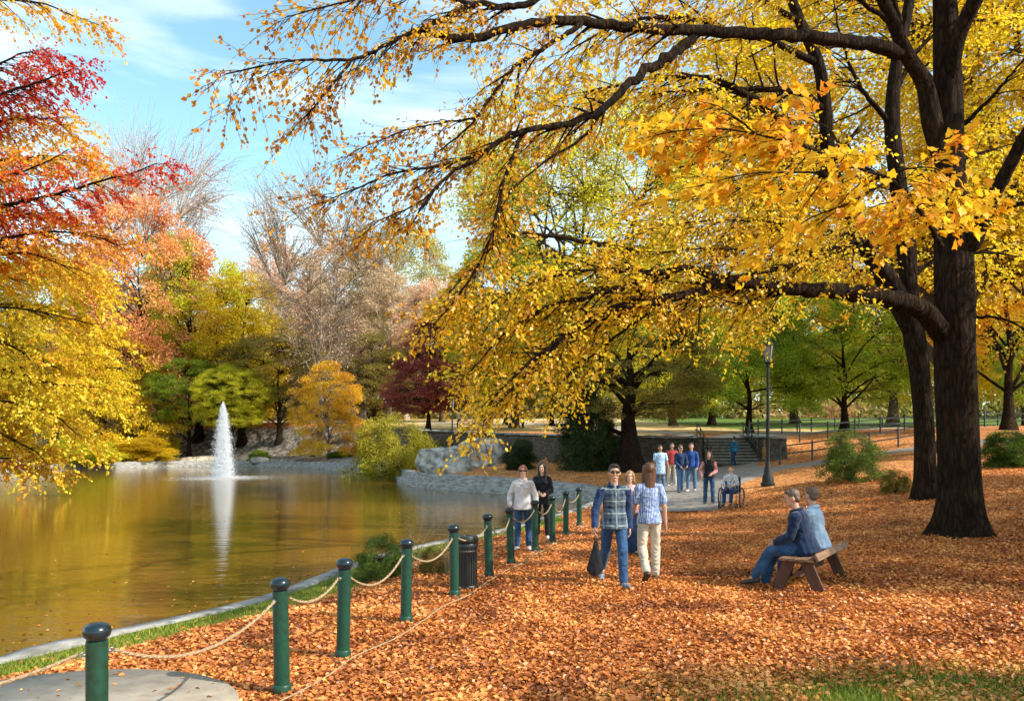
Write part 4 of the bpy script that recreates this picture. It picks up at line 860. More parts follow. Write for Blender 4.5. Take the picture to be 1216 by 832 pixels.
# shade trees standing to the right of the frame, whose shadows stripe the litter
for i_, (x_, y_, h_, w_, l_) in enumerate([(24.5, 12.5, 16, 11, 'yellow'), (18.2, 7.8, 13, 7, 'gold'), (15.2, .2, 12, 4.6, 'gold'), (12.2, -3.0, 10, 3.6, 'yellow'), (27.5, 6.5, 17, 8, 'gold')]):
    wood, crown = PR_['broad' if i_ % 2 else 'oval_b']; r = empty('shade_tree', (x_, y_, hz(x_, y_) - .1), i_, 'tree standing right of the view, casting shade over the leaf litter', 'tree', 'shade trees right of the view')
    s = w_ / (.84 if i_ % 2 else .62); r.scale = (s, s, h_)
    for nm, me, mt in (('trunk', wood, B_DARK), ('crown', crown, LMAT[l_])):
        o = bpy.data.objects.new(nm, me); COL.objects.link(o); o.parent = r; o.material_slots[0].link = 'OBJECT'; o.material_slots[0].material = mt
# ================================================================ made things
M_GREEN = pbr('green_paint', (.007, .056, .034), (.008, .038, .023), 16, .42, .3, .004, spec=.4, detail=8, lo=.42, hi=.52)
M_GREENBLK = pbr('dark_green_paint', (.004, .008, .007), (.003, .005, .004), 9, .7, .08, .004)
M_NAVYCAP = pbr('dark_cap_paint', (.008, .022, .032), (.005, .014, .02), 12, .25, .05, .003)
M_BLACK = pbr('black_metal', (.018, .019, .02), (.010, .010, .011), 14, .42, .12, .004)
M_ROPE = pbr('rope_fibre', (.46, .33, .19), (.24, .16, .09), 60, .9, .6, .01, sc3=(1, 1, 1))
M_STEEL = pbr('dull_steel', (.35, .34, .32), (.2, .19, .18), 20, .4, .1, .002, metal=.8)
M_CONC = pbr('footing_concrete', (.34, .31, .27), (.2, .18, .15), 10, .85, .4, .01)
def wood_mat(name, c1, c2, ax=(1, 9, 9)):
    m, nt, out = new_mat(name); p = nt.nodes.new('ShaderNodeBsdfPrincipled'); nt.links.new(p.outputs[0], out.inputs[0]); p.inputs['Roughness'].default_value = .7
    v = objcoord(nt, ax); n = noise_tex(nt, 3.2, 6, .65, vec=v, dist=.8)
    nt.links.new(ramp(nt, [(.3, c2), (.7, c1)], n.outputs[0]), p.inputs['Base Color']); nt.links.new(bump(nt, n.outputs[0], .4, .006), p.inputs['Normal']); return m
M_SEAT = wood_mat('worn_seat_wood', (.26, .14, .075), (.09, .045, .026))
M_LEGW = wood_mat('leg_wood', (.12, .042, .02), (.045, .016, .009), (5, 5, 1))

# ---- bollards
def make_bollard(loc, label, k=0):
    r = empty('bollard', loc, rng.uniform(0, 6), label, 'bollard', 'rope bollards along the pond walk'); g = rng
    r.rotation_euler = (R(g.normal(0, .5)), R(g.normal(0, .5)), g.uniform(0, 6))
    return r
BP = [(-300, None), (115, None), (335, 826), (407, 783), (482, 741), (540, 709), (581, 685), (607, 670), (636, 655), (656, 644), (672, 634), (688, 625)]
BL_ = ['', 'nearest green bollard, cut off by the bottom edge beside the concrete paving', 'green bollard second from the camera with bright sunlit side', 'green bollard third from the camera, at the end of the grass strip', 'green bollard just in front of the green bush by the water',
       'bollard standing right in front of the black litter bin', 'bollard next behind the black litter bin', 'bollard just left of the woman in the white hoodie', 'bollard just right of the woman in the white hoodie', 'bollard right of the dark haired woman in black',
       'bollard second left of the man in the plaid jacket', 'farthest bollard of the row, next to the man in the plaid jacket']
bpos = []
for i, (px, py) in enumerate(BP):
    if i == 0: x, y = -4.1, 3.9
    elif i == 1: x, y = -2.49, 4.78
    else: h = hit(px, py); x, y = h[0], h[1]
    bpos.append(np.array([x, y, hz(x, y)]))
proto = None; BH = .95
for i, p_ in enumerate(bpos):
    if i == 0: continue
    if proto is None:
        r = make_bollard(tuple(p_), BL_[i]); proto = r
        b = MB().lathe([(.062, -.25), (.062, .845), (.056, .85)], k=32); b.build('post', M_GREEN, r, smooth=True, auto=40)
        b = MB().lathe([(.057, .845), (.058, .862), (.073, .875), (.080, .90), (.079, .918), (.066, .94), (.04, .953), (.0001, .957)], k=32); b.build('cap', M_NAVYCAP, r, smooth=True)
        b = MB().lathe([(.072, .0), (.074, .012), (.074, .085), (.069, .095), (.062, .10)], k=32); b.build('base_collar', M_GREEN, r, smooth=True, auto=40)
        b = MB().lathe([(.14, -.2), (.14, .012), (.125, .02), (.07, .022)], k=24); b.build('footing', M_CONC, r, smooth=True, auto=40)
        for s in (-1, 1):
            b = MB(); 
            b.tube([(0.06 * s, 0, .775), (.085 * s, 0, .775)], .008, 8)
            b.tube([(.085 * s + .016 * math.cos(a), .0, .775 + .016 * math.sin(a)) for a in np.linspace(0, 6.28, 14)], .004, 6, cap=False); b.build('rope_ring', M_STEEL, r, smooth=True)
    else:
        c = copy_tree(proto); c.location = p_; c['label'] = BL_[i]; c.rotation_euler = (R(rng.normal(0, 1.1)), R(rng.normal(0, 1.1)), rng.uniform(0, 6)); r = c
    # ring axis follows the rope line
    q = bpos[min(i + 1, len(bpos) - 1)] - bpos[i - 1]; r.rotation_euler[2] = math.atan2(q[1], q[0])
RL_ = ['rope sagging from the nearest bollard out of the left edge', 'long rope between the two nearest bollards, hanging over the grass strip', 'rope between the second and third bollards from the camera', 'rope between the third and fourth bollards, in front of the green bush', 'rope from the fourth bollard to the one before the litter bin', 'rope passing in front of the black litter bin',
       'rope between the two bollards behind the litter bin', 'rope crossing in front of the woman in the white hoodie', 'rope in front of the dark haired woman in black', 'rope just right of the dark haired woman in black', 'farthest rope, ending left of the man in the plaid jacket']
for i in range(len(bpos) - 1):
    a = bpos[i] + [0, 0, .775]; b_ = bpos[i + 1] + [0, 0, .775]; d = b_ - a; L = np.linalg.norm(d); u = d / L; a = a + u * .1; b_ = b_ - u * .1
    t = np.linspace(0, 1, 26)[:, None]; sag = .16 + .05 * math.sin(i * 2.3); P = a * (1 - t) + b_ * t; P[:, 2] -= (sag * 4 * t * (1 - t))[:, 0]
    # three laid strands
    items = []
    n_ = int(L * 60); P = bez(P, n_)
    for s in range(3):
        ph = np.arange(n_) * .55 + s * 2.094; sd = np.cross(u, [0, 0, 1]); 
        items.append((P + .006 * (np.cos(ph)[:, None] * sd + np.sin(ph)[:, None] * np.array([0, 0, 1.])), .0065, 5))
    me = tubes_mesh('rope', items); tag(link('rope', me, M_ROPE), RL_[i], 'rope', 'ropes between the bollards')
# thin pale cord lying along the feet of the bollards
P = []
for i in range(1, len(bpos)):
    for t in (0, .5):
        q = bpos[i] if t == 0 or i == len(bpos) - 1 else (bpos[i] + bpos[i + 1]) / 2
        x, y = q[0] + .16 + rng.normal(0, .03), q[1] - .06 + rng.normal(0, .03); P.append((x, y, hz(x, y) + .045))
tag(link('cord', tubes_mesh('cord', [(bez(P, 260), .008, 5)]), M_ROPE), 'thin pale cord lying on the leaves along the feet of the bollards', 'cord')

# ---- litter bin
x, y = at(554, 600, 11.05)[:2]; r = empty('litter_bin', (x, y, hz(x, y)), .4, 'round black litter bin among the bollards by the water', 'litter bin')
b = MB(); k = 28
for i in range(k):
    a = 2 * math.pi * i / k; b.box((.145 * math.cos(a), .145 * math.sin(a), .33), (.010, .024, .56), rz=a)
b.lathe([(.135, .02), (.135, .62)], k=24); b.build('slatted_body', M_BLACK, r)
MB().lathe([(.152, .0), (.158, .01), (.158, .05), (.150, .06)], k=32).build('base_ring', M_BLACK, r, smooth=True, auto=40)
MB().lathe([(.150, .585), (.160, .59), (.160, .63), (.152, .64)], k=32).build('rim', M_BLACK, r, smooth=True, auto=40)
MB().lathe([(.155, .64), (.168, .655), (.165, .70), (.15, .735), (.06, .745), (.05, .72)], k=32).build('lid', M_BLACK, r, smooth=True, auto=50)
MB().lathe([(.147, .52), (.1505, .52), (.1505, .545), (.147, .545)], k=32).build('band', M_STEEL, r, smooth=True)

# ---- bench
BA = math.atan2(1.7, 1.15); bx, by = 4.18, 11.15; bz = hz(bx, by); BL2 = 1.75
bench = empty('park_bench', (bx, by, bz), BA, 'brown wooden bench with splayed slab legs carrying two seated men', 'bench')   # local x = length, local -y... right side
for i in range(4):
    MB().box((0, -.20 + i * .115 - .0, .425), (BL2, .105, .035)).build('seat_plank', M_SEAT, bench, bevel=.006)
MB().box((0, -.285, .475), (BL2 + .04, .035, .10), M=Matrix.Rotation(R(-28), 3, 'X')).build('back_rail', M_SEAT, bench, bevel=.006)
for s in (-1, 1):
    X_ = s * (BL2 / 2 - .2)
    b = MB()
    for q in (-1, 1):
        b.bar((X_, q * .10, .405), (X_, q * .27, .0), .05, .15)
    b.build('leg', M_LEGW, bench, bevel=.006)
    MB().box((X_, 0, .385), (.07, .42, .045)).build('cross_bearer', M_LEGW, bench, bevel=.005)
MB().box((0, 0, .22), (BL2 - .36, .045, .09)).build('stretcher', M_LEGW, bench, bevel=.005)

# ---- street lamp by the path
def lamp(loc, H, label, sc=1.0):
    r = empty('street_lamp', loc, .3, label, 'street lamp')
    MB().lathe([(.24, 0), (.24, .10), (.20, .13), (.18, .34), (.14, .40), (.12, .60), (.09, .66), (.085, .78), (.07, .82)], k=16).build('base', M_GREENBLK, r, smooth=True, auto=30)
    MB().lathe([(.064, .8), (.06, 1.6), (.068, 1.62), (.068, 1.68), (.056, 1.70), (.045, H - .95), (.075, H - .93), (.075, H - .88), (.045, H - .86)], k=16).build('pole', M_GREENBLK, r, smooth=True, auto=30)
    l = MB().lathe([(.05, H - .86), (.13, H - .80), (.13, H - .77), (.06, H - .76)], k=16).lathe([(.20, H - .22), (.19, H - .18), (.08, H - .06), (.03, H - .04), (.025, H), (.001, H + .02)], k=16)
    for i in range(8):
        a = i * math.pi / 4; l.bar((.115 * math.cos(a), .115 * math.sin(a), H - .78), (.185 * math.cos(a), .185 * math.sin(a), H - .21), .014, .014)
    l.build('lantern_frame', M_GREENBLK, r, smooth=False)
    mg, nt, out = new_mat('lantern_glass'); p = nt.nodes.new('ShaderNodeBsdfPrincipled'); nt.links.new(p.outputs[0], out.inputs[0]); p.inputs['Base Color'].default_value = (.35, .34, .30, 1); p.inputs['Roughness'].default_value = .3; p.inputs['Alpha'].default_value = .55
    MB().lathe([(.105, H - .775), (.175, H - .215)], k=8).build('lantern_glass', mg, r)
    return r
h = hit(912, 577); lamp(tuple(h), 4.95, 'dark green street lamp with fluted base where the path bends')
x, y = at(537, 0, 56)[:2]; lamp((x, y, hz(x, y) - .05), 4.6, 'far slim street lamp behind the boulder near the stone wall')

# ---- retaining wall
def wall(x0, x1, label, n=70, thick=.55, tops=.12):
    xs = np.linspace(x0, x1, n); ys = np.interp(xs, WX, WY) - .12; g = np.random.default_rng(5)
    zb = frontz(xs, ys) - .5; B0 = 2.25 + .045 * (np.clip(ys, 40, 150) - 46) + .002 * xs; zt = B0 + tops + g.normal(0, .02, n)
    r = empty('retaining_wall', (xs[n // 2], ys[n // 2], zb[n // 2]), 0, label, 'stone wall', 'stone retaining walls'); o0 = np.array(r.location)
    d = np.gradient(np.c_[xs, ys], axis=0); nn = np.c_[-d[:, 1], d[:, 0]]; nn /= np.linalg.norm(nn, axis=1, keepdims=True)
    rows = 9; V = []
    for j in range(rows + 1):
        t = j / rows; off = -thick * .5 * (1 - t) * .35 + (g.normal(0, .035, n) if 0 < j < rows else 0)
        V.append(np.c_[xs + nn[:, 0] * off, ys + nn[:, 1] * off, zb + (zt - zb) * t])
    V.append(np.c_[xs + nn[:, 0] * thick, ys + nn[:, 1] * thick, zt]); V.append(np.c_[xs + nn[:, 0] * thick, ys + nn[:, 1] * thick, zb])
    K = len(V); V = np.concatenate(V) - o0; i = np.arange(n - 1)[None]; j = np.arange(K - 1)[:, None] * n
    Fq = np.stack([j + i, j + i + 1, j + n + i + 1, j + n + i], -1).reshape(-1, 4); caps = [[q * n for q in range(K)][::-1], [q * n + n - 1 for q in range(K)]]
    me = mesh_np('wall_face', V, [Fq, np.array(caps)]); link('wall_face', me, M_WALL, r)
    # coping stones
    b = MB(); q = 0
    while q < n - 1:
        m_ = min(n - 1, q + g.integers(2, 4)); c0 = np.array([xs[q], ys[q]]) ; c1 = np.array([xs[m_], ys[m_]]); dd = c1 - c0; L = np.linalg.norm(dd); mid = (c0 + c1) / 2 + nn[q] * thick * .42
        b.box((mid[0] - o0[0], mid[1] - o0[1], (zt[q] + zt[m_]) / 2 + .055 - o0[2]), (L * .985, thick + .22, .11 + g.uniform(-.02, .02)), rz=math.atan2(dd[1], dd[0])); q = m_
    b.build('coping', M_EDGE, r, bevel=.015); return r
wall(-12.5, 10.72, 'long grey stone retaining wall between the pond and the stone steps')
wall(13.84, 15.0, 'short stone wall end at the right of the stone steps', 16)

# ---- stone steps
sz0 = hz(12.25, 43.2); top = 2.25 + .045 * 1.2 + .05; ns = 9; r = empty('stone_steps', (12.28, 43.5, sz0), 0, 'flight of dark stone steps climbing from the path to the meadow', 'steps')
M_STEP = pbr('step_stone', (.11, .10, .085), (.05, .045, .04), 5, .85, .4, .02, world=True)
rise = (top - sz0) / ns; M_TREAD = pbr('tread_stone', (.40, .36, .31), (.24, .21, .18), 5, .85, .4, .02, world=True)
for i in range(ns):
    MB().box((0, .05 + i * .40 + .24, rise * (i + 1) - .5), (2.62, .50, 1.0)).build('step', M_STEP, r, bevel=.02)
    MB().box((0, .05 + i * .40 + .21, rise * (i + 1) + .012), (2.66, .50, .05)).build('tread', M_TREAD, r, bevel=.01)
for s in (-1, 1):
    b = MB(); xx = s * 1.46
    for i in range(5): b.box((xx, .2 + i * .75 + .2, rise * (i * 1.85 + 1.6) / 2 - .2 + .1), (.26, .76, rise * (i * 1.85 + 1.6) + .4))
    b.build('side_wall', M_WALL, r, bevel=.02)
def handrail(xo, y0, z0_, y1, z1, label, ext=.0):
    hr = empty('handrail', (xo, y0, z0_), 0, label, 'handrail', 'handrails of the stone steps'); n = 5
    for k_ in range(n):
        t = k_ / (n - 1); yy_ = (y1 - y0) * t; zz = (z1 - z0_) * t; MB().tube([(0, yy_, zz - .4), (0, yy_, zz + .92)], .032, 8).build('post', M_BLACK, hr, smooth=True)
    for hh in (.92, .5):
        MB().tube([(0, -.15, hh), (0, 0, hh), (0, y1 - y0, z1 - z0_ + hh), (0, y1 - y0 + .5, z1 - z0_ + hh)], .028, 8).build('rail', M_BLACK, hr, smooth=True)
    return hr
handrail(12.28 - 1.36, 43.7, sz0 + .15, 47.0, top, 'black handrail along the left side of the stone steps')
handrail(12.28 + 1.36, 43.7, sz0 + .15, 47.0, top, 'black handrail along the right side of the stone steps')

# ---- rail fences
def rail_fence(line, step, H, label, rails=(.92, .5), pr=.05, mat=None, nudge=0.0):
    L = np.array(line, float); d = np.r_[0, np.cumsum(np.linalg.norm(np.diff(L, axis=0), axis=1))]; n = int(d[-1] / step) + 1
    s = np.linspace(0, d[-1], n); P = np.c_[np.interp(s, d, L[:, 0]), np.interp(s, d, L[:, 1])]; P = np.c_[P, hgt(P[:, 0], P[:, 1])]
    r = empty('rail_fence', tuple(P[0]), 0, label, 'fence', 'rail fences on the slope'); o0 = P[0]
    for p_ in P:
        q = p_ - o0; b = MB(); b.lathe([(pr, -.3), (pr, H - .03), (pr * .6, H)], c=tuple(q), k=10); b.build('post', mat or M_BLACK, r, smooth=True, auto=40)
    for hh in rails:
        for a, c in zip(P[:-1], P[1:]):
            MB().bar(a - o0 + [0, pr * 1.1, hh], c - o0 + [0, pr * 1.1, hh], .035, .07).build('rail', mat or M_BLACK, r)
    return r
rail_fence([(13.75, 40.9), (15.6, 41.1), (19.5, 42.2), (24, 43)], 1.55, 1.05, 'lower dark rail fence along the far side of the path right of the steps')
rail_fence([(17.2, 47.6), (20.5, 49.2), (27, 52.5), (34, 54.6), (48, 57)], 2.3, 1.1, 'upper dark rail fence running to the right edge in front of the pale road')
rail_fence([(14.2, 47.7), (17, 53), (22.5, 59.5), (33, 65.5), (60, 67.5)], 2.8, 1.1, 'far dark rail fence on the meadow side of the pale road')

# ---- boulders and bank rocks
def rock(loc, size, seed, label, mat, rz=0, group=None, sub=5, name='boulder', rough=.28):
    bm = bmesh.new(); bmesh.ops.create_icosphere(bm, subdivisions=sub, radius=.5)
    o_ = seed * 13.7
    for v in bm.verts:
        c = v.co.copy(); n_ = mnoise.noise(c * 1.9 + Vector((o_, 0, 0))) * rough + mnoise.noise(c * 5 + Vector((0, o_, 0))) * rough * .35 + mnoise.noise(c * 13 + Vector((0, o_, 0))) * rough * .12
        # flattened facets
        v.co = c * (1 + n_); v.co.z = max(min(v.co.z, .42 + .10 * mnoise.noise(c * 3)), -.3); v.co.x = max(min(v.co.x, .56), -.56)
        v.co = Vector((v.co.x * size[0], v.co.y * size[1], (v.co.z + .25) * size[2]))
    me = bpy.data.meshes.new(name); bm.to_mesh(me); bm.free()
    o = link(name, me, mat, smooth=sub < 4); o.location = loc; o.rotation_euler = (0, 0, rz); tag(o, label, 'rock', group); return o
M_ROCK = pbr('grey_boulder', (.52, .48, .42), (.17, .155, .135), 2.2, .9, .9, .08, detail=9, world=True, lo=.38, hi=.62)
x, y = at(527, 0, 46.5)[:2]; rock((x, y, hz(x, y) - .25), (3.0, 1.9, 2.7), 1, 'large pale grey boulder on the stone ledge beside the yellow green shrub', M_ROCK, .1, rough=.42)
x, y = at(573, 0, 52)[:2]; rock((x, y, hz(x, y) - .3), (3.6, 1.6, 2.9), 2, 'darker boulder against the stone wall right of the large pale one', M_ROCK, .3)
x, y = at(568, 0, 49.5)[:2]; o = rock((x, y, hz(x, y) - .12), (2.3, .8, .7), 5, 'low flat slab of rock in front of the darker boulder', M_ROCK, .05)
g = np.random.default_rng(12)
for i in range(26):
    px = g.uniform(-20, 262) if i < 20 else g.uniform(300, 460); D = np.interp(px, [-20, 60, 150, 250, 330, 460], [64, 71, 80, 88.6, 84.5, 61]) + g.uniform(.4, 1.9)
    x, y = at(px, 0, D)[:2]; s = g.uniform(1.2, 3.0)
    rock((x, y, hz(x, y) - .3), (s, s * .7, s * g.uniform(.3, .5)), 20 + i, 'flat pale rock among many lining the far bank at the waterline', M_PALE if i < 20 else M_EDGE, g.uniform(0, 3), 'flat pale rocks on the far bank', 3, 'bank_rock')

# ---- fountain
fx, fy = at(265, 0, 58)[:2]; fr = empty('fountain', (fx, fy, WZ), 0, 'tall white fountain jet rising from the pond', 'fountain')
mw, nt, out = new_mat('spray_water'); d = nt.nodes.new('ShaderNodeBsdfDiffuse'); t = nt.nodes.new('ShaderNodeBsdfTranslucent'); d.inputs[0].default_value = (.92, .95, 1, 1); t.inputs[0].default_value = (.92, .95, 1, 1)
mx = nt.nodes.new('ShaderNodeMixShader'); mx.inputs[0].default_value = .5; nt.links.new(d.outputs[0], mx.inputs[1]); nt.links.new(t.outputs[0], mx.inputs[2]); nt.links.new(mx.outputs[0], out.inputs[0])
g = np.random.default_rng(4); FH = 5.5; n = 70000
hh = FH * (1 - g.random(n) ** .72 * 1.0); hh = np.clip(hh, 0.02, FH); rad_ = .02 + .92 * (1 - hh / FH) ** .62
r0 = rad_ * np.abs(g.normal(0, .42, n)); a = g.uniform(0, 6.283, n)
C = np.c_[r0 * np.cos(a), r0 * np.sin(a), hh + g.normal(0, .05, n)]; T_ = np.c_[C[:, 0] * .25, C[:, 1] * .25, -np.ones(n)] + g.normal(0, .12, (n, 3))
link('spray', leaves_mesh('spray', C, T_, g.normal(0, 1, (n, 3)), g.uniform(.02, .075, n), g.random(n), RH), mw, fr)
zz = np.linspace(0, FH * .97, 40); P = np.c_[.03 * np.sin(zz * 3), .03 * np.cos(zz * 2.3), zz]; rr_ = np.interp(zz, [0, .8, 3, FH], [.07, .09, .10, .02]) * (1 + .25 * np.sin(zz * 23) * np.sin(zz * 7))
link('jet', tubes_mesh('jet', [(P, rr_, 12)]), mw, fr)
n = 9000; rr2 = np.abs(g.normal(0, 1.9, n)); a = g.uniform(0, 6.283, n); C = np.c_[rr2 * np.cos(a), rr2 * np.sin(a), .012 + .05 * g.random(n) * (rr2 < 1.6)]
link('splash_foam', leaves_mesh('splash_foam', C, np.c_[np.cos(a + 1.57), np.sin(a + 1.57), np.zeros(n)] + g.normal(0, .2, (n, 3)) * [1, 1, .05], np.c_[np.zeros(n), np.zeros(n), np.ones(n)] + g.normal(0, .04, (n, 3)), g.uniform(.02, .07, n), g.random(n), RH), mw, fr)
MB().lathe([(.22, -.15), (.22, .02), (.12, .06), (.05, .08), (.05, .16)], k=16).build('nozzle', M_BLACK, fr, smooth=True, auto=40)

# ---- plants by the near shore
T('shrub', 455, 12.6, 634, 84, 'moss', B_BROWN, 'loose green bush at the near water edge behind the bollards', 'bush', 'bush', 'bushes round the pond', rz=.5, pz=-.32)
T('shrub', 515, 12.4, 648, 40, 'olive', B_BROWN, 'small olive weed clump between the loose green bush and the litter bin', 'weed_clump', 'weeds', 'bushes round the pond', rz=1.5, pz=-.15)
def dry_weed(x, y, H, seed, label):
    g = np.random.default_rng(seed); items = []; C = []; z = hz(x, y)
    for i in range(16):
        a = g.uniform(0, 6.28); l = H * g.uniform(.55, 1.05); sp = g.uniform(.05, .4) * H; P = np.array([[.04 * math.cos(a), .04 * math.sin(a), -.03], [sp * .35 * math.cos(a), sp * .35 * math.sin(a), l * .5], [sp * math.cos(a), sp * math.sin(a), l]]); P = bez(P, 9); items.append((P, np.linspace(.004, .0012, 9), 4))
        for q in range(7):
            b0 = P[g.integers(3, 9)]; e = b0 + g.normal(0, .05, 3) + [0, 0, .06]; items.append((np.array([b0, (b0 + e) / 2 + [0, 0, .01], e]), .0012, 3)); C += [e, (b0 + e) / 2]
    C = np.array(C); n = len(C); r = empty('dry_weed', (x, y, z), 0, label, 'weeds', 'bushes round the pond')
    link('stems', tubes_mesh('stems', items), M_ROPE, r); link('leaves', leaves_mesh('leaves', C, g.normal(0, 1, (n, 3)), g.normal(0, 1, (n, 3)), g.uniform(.012, .03, n), g.random(n), RH), LMAT['olive'], r)
x, y = at(492, 0, 12.9)[:2]; dry_weed(x, y, 1.15, 3, 'tall dry seed stalks rising behind the loose green bush at the water edge')
x, y = at(532, 0, 12.2)[:2]; dry_weed(x, y, .5, 4, 'short grassy weed just left of the litter bin')
# ================================================================ people
def cloth(name, c1, c2=None, sc=30, rough=.85, st=.25, fuzz=.4):
    m, nt, out = new_mat(name); p = nt.nodes.new('ShaderNodeBsdfPrincipled'); nt.links.new(p.outputs[0], out.inputs[0]); p.inputs['Roughness'].default_value = rough; p.inputs['Specular IOR Level'].default_value = .2
    v = objcoord(nt); n = noise_tex(nt, 7, 5, .6, vec=v); n2 = noise_tex(nt, 160, 2, vec=v); c2 = c2 or tuple(q * .72 for q in c1)
    nt.links.new(ramp(nt, [(.35, c2), (.65, c1)], n.outputs[0]), p.inputs['Base Color']); nt.links.new(bump(nt, n.outputs[0], st, .03), p.inputs['Normal']); p.inputs['Sheen Weight'].default_value = .15
    return m
def pattern(name, kind, a, b, c=None):
    m = cloth(name, a); nt = m.node_tree; p = [n for n in nt.nodes if n.type == 'BSDF_PRINCIPLED'][0]
    tcn = nt.nodes.new('ShaderNodeTexCoord'); sep = nt.nodes.new('ShaderNodeSeparateXYZ'); nt.links.new(tcn.outputs['Object'], sep.inputs[0])
    def band(sock, per, duty, soft=.08, off=0.0):
        f = nt.nodes.new('ShaderNodeMath'); f.operation = 'MULTIPLY_ADD'; nt.links.new(sock, f.inputs[0]); f.inputs[1].default_value = 1 / per; f.inputs[2].default_value = 50 + off
        g_ = nt.nodes.new('ShaderNodeMath'); g_.operation = 'FRACT'; nt.links.new(f.outputs[0], g_.inputs[0])
        h_ = nt.nodes.new('ShaderNodeMath'); h_.operation = 'PINGPONG'; nt.links.new(g_.outputs[0], h_.inputs[0]); h_.inputs[1].default_value = .5
        r_ = nt.nodes.new('ShaderNodeMapRange'); nt.links.new(h_.outputs[0], r_.inputs[0]); r_.inputs[1].default_value = duty / 2 - soft; r_.inputs[2].default_value = duty / 2 + soft; return r_.outputs[0]
    def mix(f, x, y, bt='MIX'):
        k = nt.nodes.new('ShaderNodeMix'); k.data_type = 'RGBA'; k.blend_type = bt
        if hasattr(f, 'links') or not isinstance(f, float): nt.links.new(f, k.inputs[0])
        else: k.inputs[0].default_value = f
        for s_, i_ in ((x, 6), (y, 7)):
            if isinstance(s_, tuple): k.inputs[i_].default_value = (*s_, 1)
            else: nt.links.new(s_, k.inputs[i_])
        return k.outputs[2]
    if kind == 'plaid':
        col = mix(band(sep.outputs['X'], .085, .5), a, b); col2 = mix(band(sep.outputs['Z'], .085, .5), a, b)
        nn = mix(.5, col, col2); th = band(sep.outputs['X'], .17, .12, .03); nn = mix(th, c, nn); th2 = band(sep.outputs['Z'], .17, .12, .03); nn = mix(th2, c, nn)
    elif kind == 'stripe':
        nz = noise_tex(nt, 26, 2, vec=tcn.outputs['Object']); nn = mix(band(sep.outputs['X'], .024, .5, .15), a, b)
        f = nt.nodes.new('ShaderNodeMapRange'); f.inputs[1].default_value = .5; f.inputs[2].default_value = .56; nt.links.new(nz.outputs[0], f.inputs[0]); nn = mix(f.outputs[0], nn, mix(.6, nn, a))
    else:
        nz = noise_tex(nt, 24, 3, vec=tcn.outputs['Object']); f = nt.nodes.new('ShaderNodeMapRange'); f.inputs[1].default_value = .46; f.inputs[2].default_value = .54; nt.links.new(nz.outputs[0], f.inputs[0]); nn = mix(f.outputs[0], a, b)
    nt.links.new(nn, p.inputs['Base Color']); return m
def skin_mat(name, c):
    m = cloth(name, c, tuple(q * .85 for q in c), rough=.5, st=.06); p = [n for n in m.node_tree.nodes if n.type == 'BSDF_PRINCIPLED'][0]
    p.inputs['Subsurface Weight'].default_value = .0; p.inputs['Specular IOR Level'].default_value = .35; return m
SK = skin_mat('skin', (.55, .30, .20)); SK2 = skin_mat('fair_skin', (.66, .40, .29)); SK3 = skin_mat('tan_skin', (.42, .22, .14))
HAIRD = pbr('dark_hair', (.022, .014, .010), (.008, .006, .005), 30, .45, .6, .01, sc3=(6, 6, .6)); HAIRB = pbr('brown_hair', (.15, .055, .022), (.05, .018, .009), 30, .45, .6, .01, sc3=(6, 6, .5))
HAIRG = pbr('grey_hair', (.16, .10, .07), (.07, .045, .035), 40, .6, .6, .008); HAIRR = pbr('auburn_hair', (.30, .10, .04), (.14, .045, .02), 30, .5, .6, .01, sc3=(5, 5, .6)); HAIRL = pbr('fair_hair', (.40, .24, .11), (.22, .12, .05), 30, .5, .6, .01)
DENIM = cloth('denim', (.035, .095, .21), (.016, .045, .11)); DENIMD = cloth('dark_denim', (.025, .06, .15), (.012, .03, .08)); DENIML = cloth('light_denim', (.10, .19, .33), (.06, .12, .22))
CREAM = cloth('cream_cotton', (.62, .54, .44), (.45, .38, .30)); NAVY = cloth('navy_cloth', (.018, .045, .13), (.010, .022, .07)); BLKC = cloth('black_cloth', (.012, .013, .018), (.006, .006, .009)); SHIRTB = cloth('light_blue_shirt', (.36, .48, .64), (.25, .36, .52))
JACKB = cloth('blue_jacket', (.008, .022, .065), (.004, .011, .035)); WHITEC = cloth('white_sweat_cotton', (.70, .64, .64), (.52, .46, .48)); PINKC = cloth('pink_cloth', (.60, .28, .28), (.42, .16, .17)); BLUEV = cloth('vivid_blue_cloth', (.025, .09, .34), (.015, .05, .2)); REDC = cloth('red_cloth', (.45, .06, .05)); TEAL = cloth('teal_cloth', (.02, .16, .26), (.01, .08, .15))
PLAID = pattern('plaid_cloth', 'plaid', (.010, .022, .048), (.085, .12, .16), (.22, .27, .30)); STRIPE = pattern('striped_cotton', 'stripe', (.05, .12, .36), (.55, .60, .68)); FLORAL = pattern('mottled_blue_cotton', 'blot', (.22, .38, .60), (.50, .62, .74)); WPAT = pattern('white_print_cotton', 'blot', (.68, .66, .66), (.25, .28, .36)); PSTRIPE = pattern('pink_striped_cotton', 'stripe', (.55, .22, .22), (.60, .60, .66))
SHOEB = pbr('black_leather', (.02, .017, .015), (.01, .009, .008), 12, .4, .1); SHOEW = pbr('white_canvas', (.70, .70, .72), (.5, .5, .52), 12, .6, .1); SHOEG = pbr('grey_trainer', (.20, .26, .33), (.06, .08, .12), 40, .6, .1, lo=.47, hi=.53); SHOED = pbr('dark_boot', (.05, .03, .025), (.02, .014, .012), 12, .5, .1)
GLASSM = pbr('sunglass_lens', (.01, .01, .012), (.006, .006, .008), 5, .12, 0); EYEM = pbr('eye_dark', (.02, .015, .012), (.01, .01, .01), 5, .2, 0); LIPM = pbr('lip', (.42, .12, .10), (.33, .09, .08), 5, .45, 0); WHITEP = pbr('trainer_sole', (.75, .75, .74), (.6, .6, .6), 8, .6, 0)

